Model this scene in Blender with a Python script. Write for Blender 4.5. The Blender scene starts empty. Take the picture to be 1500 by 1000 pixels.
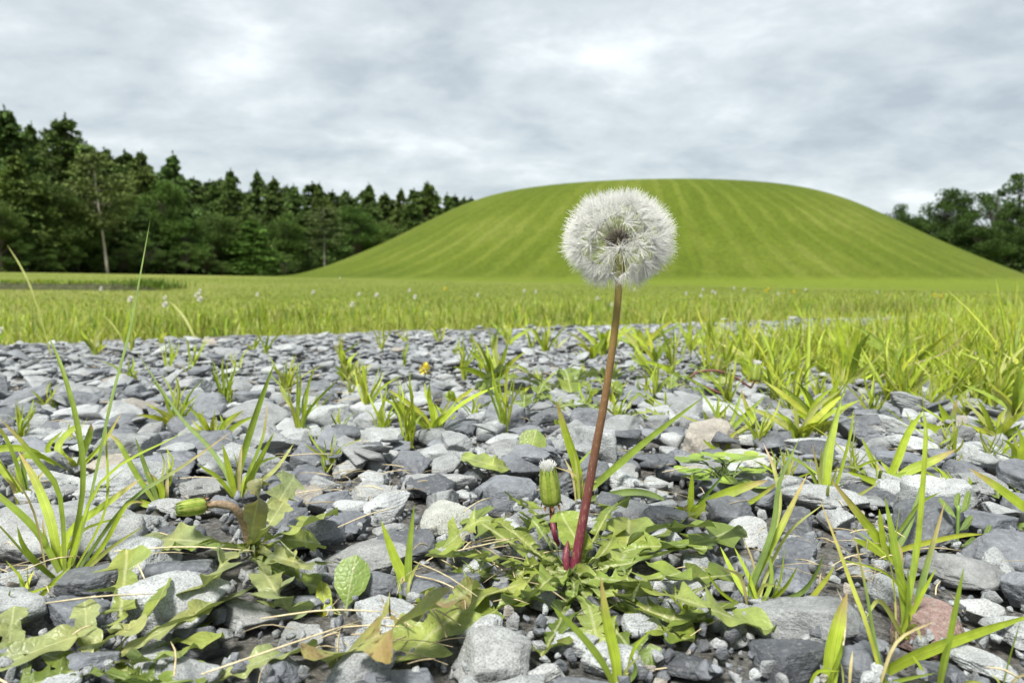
import bpy, bmesh, math, random
import numpy as np
from mathutils import Vector, noise, Matrix

random.seed(7)
rng = np.random.default_rng(11)
R = math.radians
scene = bpy.context.scene
COL = scene.collection

# ------------------------------------------------------------------ camera
F = 1083.0            # focal length in pixels of the 1500 px wide photograph
CAM_H = 0.115
PITCH = math.atan((500 - 412) / F)
cam_data = bpy.data.cameras.new('camera')
cam = bpy.data.objects.new('camera', cam_data)
COL.objects.link(cam)
cam.location = (0, 0, CAM_H)
cam.rotation_euler = (math.pi / 2 - PITCH, 0, 0)
cam_data.sensor_width = 36
cam_data.lens = 36 * F / 1500
cam_data.clip_start = 0.01
cam_data.clip_end = 6000
cam_data.dof.use_dof = True
cam_data.dof.focus_distance = 0.31
cam_data.dof.aperture_fstop = 21
scene.camera = cam

# ------------------------------------------------------------------ world: overcast sky
SUN_EL, SUN_AZ = R(58), R(205)     # azimuth clockwise from +Y
world = bpy.data.worlds.new('World')
scene.world = world
world.use_nodes = True
wn, wl = world.node_tree.nodes, world.node_tree.links
wn.clear()
def wnode(t, **kw):
    n = wn.new(t)
    for k, v in kw.items():
        setattr(n, k, v)
    return n
def wmath(op, a, b=None, c=None):
    n = wnode('ShaderNodeMath', operation=op)
    for i, v in enumerate((a, b, c)):
        if v is None: continue
        if isinstance(v, (int, float)): n.inputs[i].default_value = v
        else: wl.new(v, n.inputs[i])
    return n.outputs[0]
w_out = wnode('ShaderNodeOutputWorld')
w_bg = wnode('ShaderNodeBackground')
w_bg.inputs['Strength'].default_value = 0.1
wl.new(w_bg.outputs[0], w_out.inputs[0])
sky = wnode('ShaderNodeTexSky', sky_type='NISHITA')
sky.sun_disc = False
sky.sun_elevation = SUN_EL
sky.sun_rotation = SUN_AZ
sky.dust_density = 2.0
tc = wnode('ShaderNodeTexCoord')
sep = wnode('ShaderNodeSeparateXYZ')
wl.new(tc.outputs['Generated'], sep.inputs[0])
zz = wmath('ADD', wmath('MAXIMUM', sep.outputs[2], 0.0), 0.26)
cu, cv = wmath('DIVIDE', sep.outputs[0], zz), wmath('DIVIDE', sep.outputs[1], zz)
comb = wnode('ShaderNodeCombineXYZ')
wl.new(cu, comb.inputs[0]); wl.new(cv, comb.inputs[1])
def wnoise(scale, detail, rough, dist, off):
    mp = wnode('ShaderNodeMapping')
    mp.inputs['Location'].default_value = off
    mp.inputs['Rotation'].default_value = (0, 0, R(-14))
    mp.inputs['Scale'].default_value = (0.95, 1.05, 1)
    wl.new(comb.outputs[0], mp.inputs[0])
    n = wnode('ShaderNodeTexNoise')
    n.inputs['Scale'].default_value = scale
    n.inputs['Detail'].default_value = detail
    n.inputs['Roughness'].default_value = rough
    n.inputs['Distortion'].default_value = dist
    wl.new(mp.outputs[0], n.inputs['Vector'])
    return n.outputs['Fac']
n1 = wnoise(1.9, 10, 0.56, 0.3, (3.1, 1.7, 0))
n2 = wnoise(5.6, 8, 0.56, 0.2, (8.2, 5.1, 2))
cl = wmath('ADD', wmath('MULTIPLY', n1, 0.62), wmath('MULTIPLY', n2, 0.38))
ramp = wnode('ShaderNodeValToRGB')
cr = ramp.color_ramp
cr.elements[0].position, cr.elements[0].color = 0.36, (1.00, 1.13, 1.23, 1)
cr.elements[1].position, cr.elements[1].color = 0.68, (2.10, 2.20, 2.22, 1)
e = cr.elements.new(0.46); e.color = (1.28, 1.41, 1.47, 1)
e = cr.elements.new(0.55); e.color = (1.53, 1.66, 1.70, 1)
wl.new(cl, ramp.inputs[0])
wmix = wnode('ShaderNodeMix', data_type='RGBA')
wmix.inputs['Factor'].default_value = 0.96
wl.new(sky.outputs[0], wmix.inputs[6]); wl.new(ramp.outputs[0], wmix.inputs[7])
wl.new(wmix.outputs[2], w_bg.inputs['Color'])

sun_data = bpy.data.lights.new('sun', 'SUN')
sun_data.energy = 1.5
sun_data.angle = R(12)
sun_data.color = (1.0, 0.965, 0.90)
sun = bpy.data.objects.new('sun', sun_data)
COL.objects.link(sun)
sd = Vector((math.sin(SUN_AZ) * math.cos(SUN_EL), math.cos(SUN_AZ) * math.cos(SUN_EL), math.sin(SUN_EL)))
sun.rotation_euler = sd.to_track_quat('Z', 'Y').to_euler()
sun.location = sd * 50

scene.view_settings.view_transform = 'Standard'
scene.view_settings.look = 'None'
scene.view_settings.gamma = 1
scene.view_settings.exposure = 2.28
scene.view_settings.use_curve_mapping = False
scene.cycles.max_bounces = 6
scene.cycles.transparent_max_bounces = 8

# ------------------------------------------------------------------ helpers
def ray(px, py):
    cp, sp = math.cos(PITCH), math.sin(PITCH)
    a, b = (px - 750) / F, (500 - py) / F
    return np.array([a, cp + b * sp, -sp + b * cp])
def pz(px, py, z=0.0):               # the point of the place at height z seen there
    d = ray(px, py); t = (z - CAM_H) / d[2]
    return np.array([0, 0, CAM_H]) + d * t
def py_(px, py, y):                  # ... at distance y
    d = ray(px, py); t = y / d[1]
    return np.array([0, 0, CAM_H]) + d * t

def tag(o, label=None, cat=None, group=None, kind=None):
    if label: o['label'] = label
    if cat: o['category'] = cat
    if group: o['group'] = group
    if kind: o['kind'] = kind
    return o
def empty(name, loc=(0, 0, 0), rz=0):
    o = bpy.data.objects.new(name, None)
    o.empty_display_size = 0.02
    o.location = loc; o.rotation_euler = (0, 0, rz)
    COL.objects.link(o)
    return o
def link(name, me, parent=None, loc=None):
    o = bpy.data.objects.new(name, me)
    COL.objects.link(o)
    if parent is not None: o.parent = parent
    if loc is not None: o.location = loc
    return o
def mesh_np(name, V, polys, mats=(), col=None, uv=None, smooth=True, mat_idx=None):
    """V (n,3); polys list of index arrays (m,k); col per vertex (n,3); uv per vertex (n,2)"""
    me = bpy.data.meshes.new(name)
    V = np.asarray(V, dtype=np.float32)
    if not isinstance(polys, (list, tuple)): polys = [polys]
    polys = [np.asarray(p, dtype=np.int32) for p in polys if len(p)]
    loops = np.concatenate([p.ravel() for p in polys])
    tot = np.concatenate([np.full(len(p), p.shape[1], np.int32) for p in polys])
    st = np.concatenate([[0], np.cumsum(tot)[:-1]]).astype(np.int32)
    me.vertices.add(len(V)); me.vertices.foreach_set('co', V.ravel())
    me.loops.add(len(loops)); me.loops.foreach_set('vertex_index', loops)
    me.polygons.add(len(tot)); me.polygons.foreach_set('loop_start', st)
    me.polygons.foreach_set('loop_total', tot)
    if smooth: me.polygons.foreach_set('use_smooth', np.ones(len(tot), bool))
    if mat_idx is not None: me.polygons.foreach_set('material_index', np.asarray(mat_idx, np.int32))
    if col is not None:
        a = me.color_attributes.new('tint', 'FLOAT_COLOR', 'POINT')
        c = np.ones((len(V), 4), np.float32); c[:, :3] = col
        a.data.foreach_set('color', c.ravel())
    if uv is not None:
        l = me.uv_layers.new(name='UVMap')
        l.data.foreach_set('uv', np.asarray(uv, np.float32)[loops].ravel())
    for m in mats: me.materials.append(m)
    me.update(calc_edges=True)
    return me
class Soup:
    """collects pieces of one mesh"""
    def __init__(s): s.V, s.Q, s.T, s.C, s.U, s.n = [], [], [], [], [], 0
    def add(s, V, Q=None, T=None, C=(1, 1, 1), U=None):
        V = np.asarray(V, float)
        s.V.append(V); k = len(V)
        if Q is not None and len(Q): s.Q.append(np.asarray(Q) + s.n)
        if T is not None and len(T): s.T.append(np.asarray(T) + s.n)
        s.C.append(np.broadcast_to(np.asarray(C, float), (k, 3)))
        s.U.append(np.zeros((k, 2)) if U is None else np.asarray(U, float))
        s.n += k
    def mesh(s, name, mats, smooth=True):
        P = []
        if s.Q: P.append(np.concatenate(s.Q))
        if s.T: P.append(np.concatenate(s.T))
        return mesh_np(name, np.concatenate(s.V), P, mats, np.concatenate(s.C), np.concatenate(s.U), smooth)
def vnoise(P, scale=1.0, seed=0.0):
    return np.array([noise.noise(Vector((float(p[0]) * scale + seed, float(p[1]) * scale + seed * 1.7, float(p[2]) * scale - seed))) for p in P])
def noise2(x, y, s, seed=0.0):
    return noise.noise(Vector((x * s + seed, y * s - seed, seed * 0.37)))
def crom(pts, n):
    """Catmull-Rom through pts -> n points"""
    P = np.asarray(pts, float)
    if len(P) == 2:
        t = np.linspace(0, 1, n)[:, None]; return P[0] * (1 - t) + P[1] * t
    P = np.vstack([2 * P[0] - P[1], P, 2 * P[-1] - P[-2]])
    m = len(P) - 3
    out = []
    for u in np.linspace(0, m - 1e-6, n):
        i = int(u); t = u - i
        a, b, c, d = P[i], P[i + 1], P[i + 2], P[i + 3]
        out.append(0.5 * (2 * b + (c - a) * t + (2 * a - 5 * b + 4 * c - d) * t * t + (3 * b - a - 3 * c + d) * t ** 3))
    return np.array(out)
def norm(v): 
    v = np.asarray(v, float)
    return v / (np.linalg.norm(v, axis=-1, keepdims=True) + 1e-12)
def tube(pts, rad, sides=8, caps=True):
    P = np.asarray(pts, float); n = len(P)
    rad = np.broadcast_to(np.asarray(rad, float), (n,))
    T = norm(np.gradient(P, axis=0))
    up = np.array([0.3, 0.9, 0.2]) if abs(T[0][2]) > 0.8 else np.array([0, 0, 1.0])
    A = norm(np.cross(T, up)); B = np.cross(T, A)
    ang = np.linspace(0, 2 * math.pi, sides, endpoint=False)
    V = P[:, None] + rad[:, None, None] * (np.cos(ang)[None, :, None] * A[:, None] + np.sin(ang)[None, :, None] * B[:, None])
    V = V.reshape(-1, 3)
    i, j = np.meshgrid(np.arange(n - 1), np.arange(sides), indexing='ij')
    j2 = (j + 1) % sides
    Q = np.stack([i * sides + j, i * sides + j2, (i + 1) * sides + j2, (i + 1) * sides + j], -1).reshape(-1, 4)
    U = np.stack([np.tile(np.linspace(0, 1, sides), n), np.repeat(np.linspace(0, 1, n), sides)], -1)
    Tr = []
    if caps:
        V = np.vstack([V, P[0], P[-1]]); U = np.vstack([U, [0, 0], [0, 1]])
        c0, c1 = n * sides, n * sides + 1
        for k in range(sides):
            Tr.append((c0, (k + 1) % sides, k)); Tr.append((c1, (n - 1) * sides + k, (n - 1) * sides + (k + 1) % sides))
    return V, Q, np.array(Tr).reshape(-1, 3), U

# ------------------------------------------------------------------ materials
def new_mat(name):
    m = bpy.data.materials.new(name); m.use_nodes = True
    nt = m.node_tree
    nt.nodes.clear()
    out = nt.nodes.new('ShaderNodeOutputMaterial')
    return m, nt, out
class NB:
    def __init__(s, nt): s.nt = nt
    def n(s, t, ins=None, **kw):
        n = s.nt.nodes.new(t)
        for k, v in kw.items(): setattr(n, k, v)
        for k, v in (ins or {}).items(): s.set(n.inputs[k], v)
        return n
    def set(s, sock, v):
        if hasattr(v, 'links') or isinstance(v, bpy.types.NodeSocket): s.nt.links.new(v, sock)
        else: sock.default_value = v
    def noise(s, vec, scale, detail=4, rough=0.55, dist=0):
        n = s.n('ShaderNodeTexNoise', {'Scale': scale, 'Detail': detail, 'Roughness': rough, 'Distortion': dist})
        if vec is not None: s.nt.links.new(vec, n.inputs['Vector'])
        return n.outputs['Fac']
    def ramp(s, fac, stops):
        n = s.n('ShaderNodeValToRGB', {'Fac': fac})
        c = n.color_ramp
        for i, (p, v) in enumerate(stops):
            el = c.elements[i] if i < 2 else c.elements.new(p)
            el.position = p
            el.color = (v, v, v, 1) if isinstance(v, (int, float)) else (*v, 1)
        return n.outputs['Color']
    def mix(s, fac, a, b, mode='MIX'):
        n = s.n('ShaderNodeMix', data_type='RGBA', blend_type=mode)
        s.set(n.inputs['Factor'], fac)
        for i, v in ((6, a), (7, b)):
            if isinstance(v, (tuple, list)) and len(v) == 3: v = (*v, 1)
            s.set(n.inputs[i], v)
        return n.outputs[2]
    def math(s, op, a, b=0.5, c=0.5):
        n = s.n('ShaderNodeMath', operation=op)
        for i, v in enumerate((a, b, c)): s.set(n.inputs[i], v)
        return n.outputs[0]
    def bump(s, h, strength, dist, normal=None):
        n = s.n('ShaderNodeBump', {'Height': h, 'Strength': strength, 'Distance': dist})
        if normal is not None: s.set(n.inputs['Normal'], normal)
        return n.outputs[0]
    def principled(s, color, rough=0.7, normal=None, spec=0.4, **kw):
        n = s.n('ShaderNodeBsdfPrincipled', {'Base Color': color, 'Roughness': rough, 'Specular IOR Level': spec})
        if normal is not None: s.set(n.inputs['Normal'], normal)
        for k, v in kw.items(): s.set(n.inputs[k], v)
        return n.outputs[0]
def V3(v): return (*v, 1.0)

def stone_mat(name, use_attr):
    m, nt, out = new_mat(name); b = NB(nt)
    pos = b.n('ShaderNodeNewGeometry').outputs['Position']
    if use_attr:
        at = b.n('ShaderNodeAttribute', attribute_name='tint'); c = at.outputs['Color']
    else:
        c = b.n('ShaderNodeObjectInfo').outputs['Color']
    lum = b.n('ShaderNodeSeparateColor', {'Color': c}, mode='HSV').outputs[2]
    light = b.ramp(lum, [(0.16, 0.0), (0.27, 1.0)])       # pale stones are coarse grained, dark ones fine slate
    sp = b.noise(pos, 1500, 3, 0.7)
    sp2 = b.noise(pos, 520, 4, 0.65)
    speck = b.ramp(sp, [(0.34, 0.46), (0.47, 0.90), (0.60, 1.12), (0.72, 1.36)])
    slate = b.ramp(b.noise(pos, 330, 5, 0.6, 0.6), [(0.3, 0.78), (0.7, 1.22)])
    det = b.mix(light, slate, speck)
    patch = b.ramp(b.noise(pos, 90, 4, 0.6), [(0.3, 0.72), (0.7, 1.25)])
    col = b.mix(1.0, b.mix(1.0, c, det, 'MULTIPLY'), patch, 'MULTIPLY')
    # pale mineral veins and rubbed dust
    dust = b.ramp(sp2, [(0.52, 0.0), (0.70, 0.55)])
    col = b.mix(b.math('MULTIPLY', dust, 0.5), col, (0.40, 0.41, 0.40))
    mp = b.n('ShaderNodeMapping', {'Vector': pos, 'Scale': (1, 1, 5), 'Rotation': (0.35, 0.2, 0)})
    strata = b.noise(mp.outputs[0], 260, 4, 0.6)
    h = b.math('ADD', b.math('MULTIPLY', sp2, 0.7), b.math('MULTIPLY', strata, 0.6))
    h = b.math('ADD', h, b.math('MULTIPLY', sp, 0.35))
    nrm = b.bump(h, 0.75, 0.0016)
    rough = b.math('SUBTRACT', 0.86, b.math('MULTIPLY', b.math('SUBTRACT', 1.0, light), 0.28))
    nt.links.new(b.principled(col, rough, nrm, 0.45), out.inputs[0])
    return m

def grass_mat(name, transl=0.34, rough=0.45, obj_tint=False, vary=0.25, veins=True):
    m, nt, out = new_mat(name); b = NB(nt)
    c = b.n('ShaderNodeAttribute', attribute_name='tint').outputs['Color']
    pos = b.n('ShaderNodeNewGeometry').outputs['Position']
    nz = b.ramp(b.noise(pos, 160, 3), [(0.25, 1 - vary), (0.75, 1 + vary)])
    col = b.mix(1.0, c, nz, 'MULTIPLY')
    if obj_tint:
        col = b.mix(1.0, col, b.n('ShaderNodeObjectInfo').outputs['Color'], 'MULTIPLY')
    nrm = None
    if veins:
        uv = b.n('ShaderNodeUVMap').outputs[0]
        sx = b.n('ShaderNodeSeparateXYZ', {'Vector': uv}).outputs[0]
        wv = b.math('SINE', b.math('MULTIPLY', sx, 44.0))
        col = b.mix(b.math('MULTIPLY', b.math('ADD', wv, 1.0), 0.10), col, b.mix(1.0, col, (1.45, 1.4, 1.5), 'MULTIPLY'))
        mid = b.ramp(b.math('ABSOLUTE', b.math('SUBTRACT', sx, 0.5)), [(0.03, 0.4), (0.08, 0.0)])
        col = b.mix(mid, col, b.mix(1.0, col, (1.5, 1.35, 1.9), 'MULTIPLY'))
        nrm = b.bump(wv, 0.25, 0.0003)
    p = b.principled(col, rough, nrm, 0.35)
    t = b.n('ShaderNodeBsdfTranslucent', {'Color': b.mix(1.0, col, (1.15, 1.15, 0.6), 'MULTIPLY')}).outputs[0]
    mx = b.n('ShaderNodeMixShader', {'Fac': transl, 1: p, 2: t})
    nt.links.new(mx.outputs[0], out.inputs[0])
    return m

def broad_leaf_mat(name, blotch=0.0):
    """lobed weed leaf: pale midrib, side veins, dull surface; tint attribute; optional red and brown blotches"""
    m, nt, out = new_mat(name); b = NB(nt)
    c = b.n('ShaderNodeAttribute', attribute_name='tint').outputs['Color']
    uv = b.n('ShaderNodeUVMap').outputs[0]
    s = b.n('ShaderNodeSeparateXYZ', {'Vector': uv})
    u, v = s.outputs[0], s.outputs[1]
    pos = b.n('ShaderNodeNewGeometry').outputs['Position']
    nz = b.noise(pos, 110, 5, 0.6)
    col = b.mix(1.0, c, b.ramp(nz, [(0.3, 0.7), (0.7, 1.25)]), 'MULTIPLY')
    au = b.math('ABSOLUTE', b.math('SUBTRACT', u, 0.5))
    vv = b.math('ADD', b.math('MULTIPLY', v, 60.0), b.math('MULTIPLY', au, -40.0))
    vv = b.math('ADD', vv, b.math('MULTIPLY', b.noise(pos, 60, 2), 9.0))
    sv = b.ramp(b.math('SINE', vv), [(0.90, 0.0), (0.99, 0.10)])
    col = b.mix(sv, col, b.mix(1.0, col, (1.5, 1.4, 1.5), 'MULTIPLY'))
    rib = b.ramp(au, [(0.010, 0.75), (0.034, 0.0)])
    col = b.mix(rib, col, (0.36, 0.40, 0.20))
    vor = b.n('ShaderNodeTexVoronoi', {'Vector': pos, 'Scale': 420.0}, feature='DISTANCE_TO_EDGE').outputs['Distance']
    net = b.ramp(vor, [(0.0, 1.0), (0.22, 0.0)])
    col = b.mix(b.math('MULTIPLY', net, 0.16), col, b.mix(1.0, col, (1.7, 1.5, 1.8), 'MULTIPLY'))
    big = b.noise(pos, 38, 3, 0.5)
    col = b.mix(b.ramp(big, [(0.42, 0.0), (0.68, 0.55)]), col, b.mix(1.0, col, (1.35, 1.12, 0.75), 'MULTIPLY'))
    brown = b.ramp(b.noise(pos, 170, 4, 0.65), [(0.66, 0.0), (0.72, 0.7)])
    col = b.mix(brown, col, (0.13, 0.09, 0.035))
    if blotch > 0:
        f = b.ramp(b.noise(pos, 75, 4, 0.6, 0.5), [(0.46, 0.0), (0.66, blotch)])
        col = b.mix(f, col, (0.26, 0.10, 0.075))
        f2 = b.ramp(b.noise(pos, 240, 3, 0.6), [(0.60, 0.0), (0.66, 0.8)])
        col = b.mix(f2, col, (0.10, 0.06, 0.03))
    h = b.math('ADD', b.math('MULTIPLY', nz, 0.8), b.math('MULTIPLY', b.math('SINE', vv), 0.03))
    h = b.math('ADD', h, b.math('MULTIPLY', net, -0.22))
    nrm = b.bump(h, 0.45, 0.0012)
    geo = b.n('ShaderNodeNewGeometry')
    colb = b.mix(0.5, col, (0.22, 0.28, 0.16))
    colf = b.mix(geo.outputs['Backfacing'], col, colb)
    p = b.principled(colf, 0.40, nrm, 0.42)
    t = b.n('ShaderNodeBsdfTranslucent', {'Color': b.mix(1.0, colf, (1.1, 1.15, 0.5), 'MULTIPLY')}).outputs[0]
    mx = b.n('ShaderNodeMixShader', {'Fac': 0.25, 1: p, 2: t})
    nt.links.new(mx.outputs[0], out.inputs[0])
    return m

def plain_mat(name, color, rough=0.7, nscale=300, vary=0.25, transl=0.0, attr=False, bump=0.0, spec=0.35):
    m, nt, out = new_mat(name); b = NB(nt)
    pos = b.n('ShaderNodeNewGeometry').outputs['Position']
    nz = b.noise(pos, nscale, 4, 0.6)
    c = b.n('ShaderNodeAttribute', attribute_name='tint').outputs['Color'] if attr else V3(color)
    col = b.mix(1.0, c, b.ramp(nz, [(0.3, 1 - vary), (0.7, 1 + vary)]), 'MULTIPLY')
    nrm = b.bump(nz, bump, 1.0 / nscale) if bump else None
    p = b.principled(col, rough, nrm, spec)
    if transl:
        t = b.n('ShaderNodeBsdfTranslucent', {'Color': col}).outputs[0]
        p = b.n('ShaderNodeMixShader', {'Fac': transl, 1: p, 2: t}).outputs[0]
    nt.links.new(p, out.inputs[0])
    return m

def stem_mat():
    m, nt, out = new_mat('dandelion_stem'); b = NB(nt)
    uv = b.n('ShaderNodeUVMap').outputs[0]
    s = b.n('ShaderNodeSeparateXYZ', {'Vector': uv})
    pos = b.n('ShaderNodeNewGeometry').outputs['Position']
    nz = b.noise(pos, 420, 4, 0.6)
    t = b.math('ADD', s.outputs[1], b.math('MULTIPLY', b.math('SUBTRACT', nz, 0.5), 0.12))
    col = b.ramp(t, [(0.0, (0.20, 0.026, 0.065)), (0.12, (0.17, 0.035, 0.05)), (0.30, (0.155, 0.070, 0.045)),
                     (0.60, (0.215, 0.125, 0.05)), (0.80, (0.27, 0.195, 0.055)), (1.0, (0.29, 0.25, 0.06))])
    mp = b.n('ShaderNodeMapping', {'Vector': pos, 'Scale': (1, 1, 0.25)})
    fl = b.ramp(b.noise(mp.outputs[0], 1500, 3, 0.7), [(0.55, 0.0), (0.70, 0.45)])
    col = b.mix(fl, col, (0.45, 0.33, 0.20))
    nrm = b.bump(nz, 0.3, 0.0008)
    p = b.principled(col, 0.42, nrm, 0.4)
    t2 = b.n('ShaderNodeBsdfTranslucent', {'Color': col}).outputs[0]
    nt.links.new(b.n('ShaderNodeMixShader', {'Fac': 0.15, 1: p, 2: t2}).outputs[0], out.inputs[0])
    return m

def soil_mat():
    m, nt, out = new_mat('gravel_soil'); b = NB(nt)
    pos = b.n('ShaderNodeNewGeometry').outputs['Position']
    n = b.noise(pos, 420, 6, 0.7)
    col = b.ramp(n, [(0.3, (0.06, 0.058, 0.053)), (0.48, (0.18, 0.178, 0.168)), (0.66, (0.36, 0.36, 0.345))])
    far = b.noise(pos, 60, 5, 0.6)
    col = b.mix(b.ramp(far, [(0.45, 0.0), (0.65, 0.6)]), col, (0.17, 0.155, 0.125))
    nrm = b.bump(b.math('ADD', n, b.noise(pos, 110, 4)), 1.0, 0.006)
    nt.links.new(b.principled(col, 0.95, nrm, 0.2), out.inputs[0])
    return m

def lawn_mat():
    m, nt, out = new_mat('lawn_turf'); b = NB(nt)
    pos = b.n('ShaderNodeNewGeometry').outputs['Position']
    mp = b.n('ShaderNodeMapping', {'Vector': pos, 'Scale': (1, 0.35, 1)})
    a = b.noise(mp.outputs[0], 0.16, 6, 0.6)
    f = b.noise(pos, 9, 5, 0.7)
    col = b.ramp(a, [(0.3, (0.100, 0.133, 0.018)), (0.5, (0.140, 0.170, 0.028)), (0.7, (0.20, 0.21, 0.055))])
    col = b.mix(1.0, col, b.ramp(f, [(0.25, 0.72), (0.75, 1.25)]), 'MULTIPLY')
    nrm = b.bump(f, 0.7, 0.06)
    nt.links.new(b.principled(col, 0.9, nrm, 0.15), out.inputs[0])
    return m

MOUND_C = (14.24, 80.0)
def mound_mat():
    m, nt, out = new_mat('mown_mound_turf'); b = NB(nt)
    pos = b.n('ShaderNodeNewGeometry').outputs['Position']
    s = b.n('ShaderNodeSeparateXYZ', {'Vector': pos})
    dx = b.math('SUBTRACT', s.outputs[0], MOUND_C[0]); dy = b.math('SUBTRACT', s.outputs[1], MOUND_C[1])
    ang = b.math('ARCTAN2', dy, dx)
    wob = b.math('MULTIPLY', b.math('SUBTRACT', b.noise(pos, 0.10, 3), 0.5), 0.10)
    st = b.math('SINE', b.math('MULTIPLY', b.math('ADD', ang, wob), 80.0))
    st = b.ramp(st, [(0.25, 0.0), (0.8, 1.0)])
    big = b.noise(pos, 0.085, 5, 0.6)
    streak_v = b.n('ShaderNodeCombineXYZ', {'X': b.math('MULTIPLY', ang, 60.0), 'Y': b.math('MULTIPLY', s.outputs[2], 0.5), 'Z': 0.0}).outputs[0]
    streak = b.noise(streak_v, 1.0, 5, 0.65)
    fine = b.noise(pos, 3.5, 6, 0.7)
    base = b.ramp(big, [(0.3, (0.066, 0.096, 0.008)), (0.5, (0.083, 0.115, 0.010)), (0.72, (0.112, 0.140, 0.019))])
    fac = b.math('MULTIPLY', st, b.ramp(b.noise(pos, 0.12, 4), [(0.32, 0.25), (0.66, 0.95)]))
    col = b.mix(fac, base, b.mix(1.0, base, (1.34, 1.24, 1.8), 'MULTIPLY'))
    col = b.mix(1.0, col, b.ramp(streak, [(0.3, 0.90), (0.7, 1.10)]), 'MULTIPLY')
    col = b.mix(1.0, col, b.ramp(fine, [(0.28, 0.66), (0.72, 1.30)]), 'MULTIPLY')
    apron = b.n('ShaderNodeMapRange', {'Value': b.math('ADD', s.outputs[2], b.math('MULTIPLY', b.noise(pos, 0.5, 3), 0.25)), 'From Min': 0.25, 'From Max': 0.6, 'To Min': 0.85, 'To Max': 0.0}).outputs[0]
    col = b.mix(apron, col, b.mix(1.0, (0.135, 0.180, 0.020), b.ramp(fine, [(0.28, 0.8), (0.72, 1.2)]), 'MULTIPLY'))
    nrm = b.bump(b.math('ADD', fine, b.noise(pos, 14, 3)), 0.6, 0.12)
    nt.links.new(b.principled(col, 0.92, nrm, 0.12), out.inputs[0])
    return m

def foliage_mat(name, transl=0.2):
    m, nt, out = new_mat(name); b = NB(nt)
    c = b.n('ShaderNodeAttribute', attribute_name='tint').outputs['Color']
    col = b.mix(1.0, c, b.n('ShaderNodeObjectInfo').outputs['Color'], 'MULTIPLY')
    p = b.principled(col, 0.7, None, 0.2)
    t = b.n('ShaderNodeBsdfTranslucent', {'Color': col}).outputs[0]
    nt.links.new(b.n('ShaderNodeMixShader', {'Fac': transl, 1: p, 2: t}).outputs[0], out.inputs[0])
    return m
def bark_mat():
    m, nt, out = new_mat('bark'); b = NB(nt)
    pos = b.n('ShaderNodeNewGeometry').outputs['Position']
    mp = b.n('ShaderNodeMapping', {'Vector': pos, 'Scale': (1, 1, 0.2)})
    n = b.noise(mp.outputs[0], 7, 5, 0.7)
    col = b.mix(1.0, b.ramp(n, [(0.3, 0.5), (0.7, 1.4)]), b.n('ShaderNodeObjectInfo').outputs['Color'], 'MULTIPLY')
    nt.links.new(b.principled(col, 0.9, b.bump(n, 0.6, 0.05), 0.2), out.inputs[0])
    return m

M_STONE_OBJ = stone_mat('stone', False)
M_STONE_MASS = stone_mat('loose_stone', True)
M_SOIL = soil_mat()
M_LAWN = lawn_mat()
M_MOUND = mound_mat()
M_BLADE = grass_mat('grass_blade')
M_BLADE_FAR = grass_mat('verge_grass_blade', 0.30, 0.55, veins=False)
M_LEAF = broad_leaf_mat('weed_leaf')
M_LEAF_RED = broad_leaf_mat('blotched_weed_leaf', 0.5)
M_STEM = stem_mat()
M_STRAW = plain_mat('straw', (0.45, 0.37, 0.22), 0.6, 500, 0.3, attr=True)
M_ACHENE = plain_mat('achene', (0.24, 0.21, 0.18), 0.7, 2500, 0.5)
M_BEAK = plain_mat('seed_beak', (0.62, 0.62, 0.46), 0.5, 800, 0.1, transl=0.25)
M_PAPPUS = plain_mat('pappus', (0.95, 0.95, 0.93), 0.5, 800, 0.02, transl=0.5)
M_BRACT = plain_mat('bract', (0.2, 0.25, 0.04), 0.5, 600, 0.3, transl=0.1, attr=True)
M_PETAL_W = plain_mat('clover_floret', (0.75, 0.73, 0.68), 0.6, 700, 0.12, transl=0.2)
M_PETAL_Y = plain_mat('yellow_petal', (0.75, 0.64, 0.08), 0.5, 700, 0.15, transl=0.2)
M_GREEN = plain_mat('flower_stalk', (0.16, 0.25, 0.05), 0.5, 400, 0.2)
M_CONIFER = foliage_mat('conifer_foliage', 0.15)
M_BROAD = foliage_mat('broadleaf_foliage', 0.25)
M_BARK = bark_mat()

# ------------------------------------------------------------------ the setting: lawn, mound, ditch bank, gravel
def smooth(a, b, x):
    t = np.clip((x - a) / (b - a), 0, 1); return t * t * (3 - 2 * t)
def terrain(x, y):
    x, y = np.asarray(x, float), np.asarray(y, float)
    d = np.hypot(x, y)
    xc = 60 * np.tanh(x / 60)
    return -0.022 + smooth(4, 32, d) * (-0.020 * xc + 0.0022 * np.clip(d, 0, 120))
ys = np.concatenate([[-40, -15, -5, -2, -1], np.linspace(-0.5, 4, 19), np.geomspace(4.6, 2500, 70)])
xs = np.concatenate([-np.geomspace(2500, 3.2, 50), np.linspace(-2.8, 2.8, 15), np.geomspace(3.2, 2500, 50)])
X, Y = np.meshgrid(xs, ys)
V = np.stack([X, Y, terrain(X, Y)], -1).reshape(-1, 3)
nx, ny = len(xs), len(ys)
i, j = np.meshgrid(np.arange(ny - 1), np.arange(nx - 1), indexing='ij')
Q = np.stack([i * nx + j, i * nx + j + 1, (i + 1) * nx + j + 1, (i + 1) * nx + j], -1).reshape(-1, 4)
lawn = tag(link('lawn', mesh_np('lawn', V, Q, [M_LAWN])), 'flat mown green lawn reaching to the trees and the mound', 'lawn', kind='structure')

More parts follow.
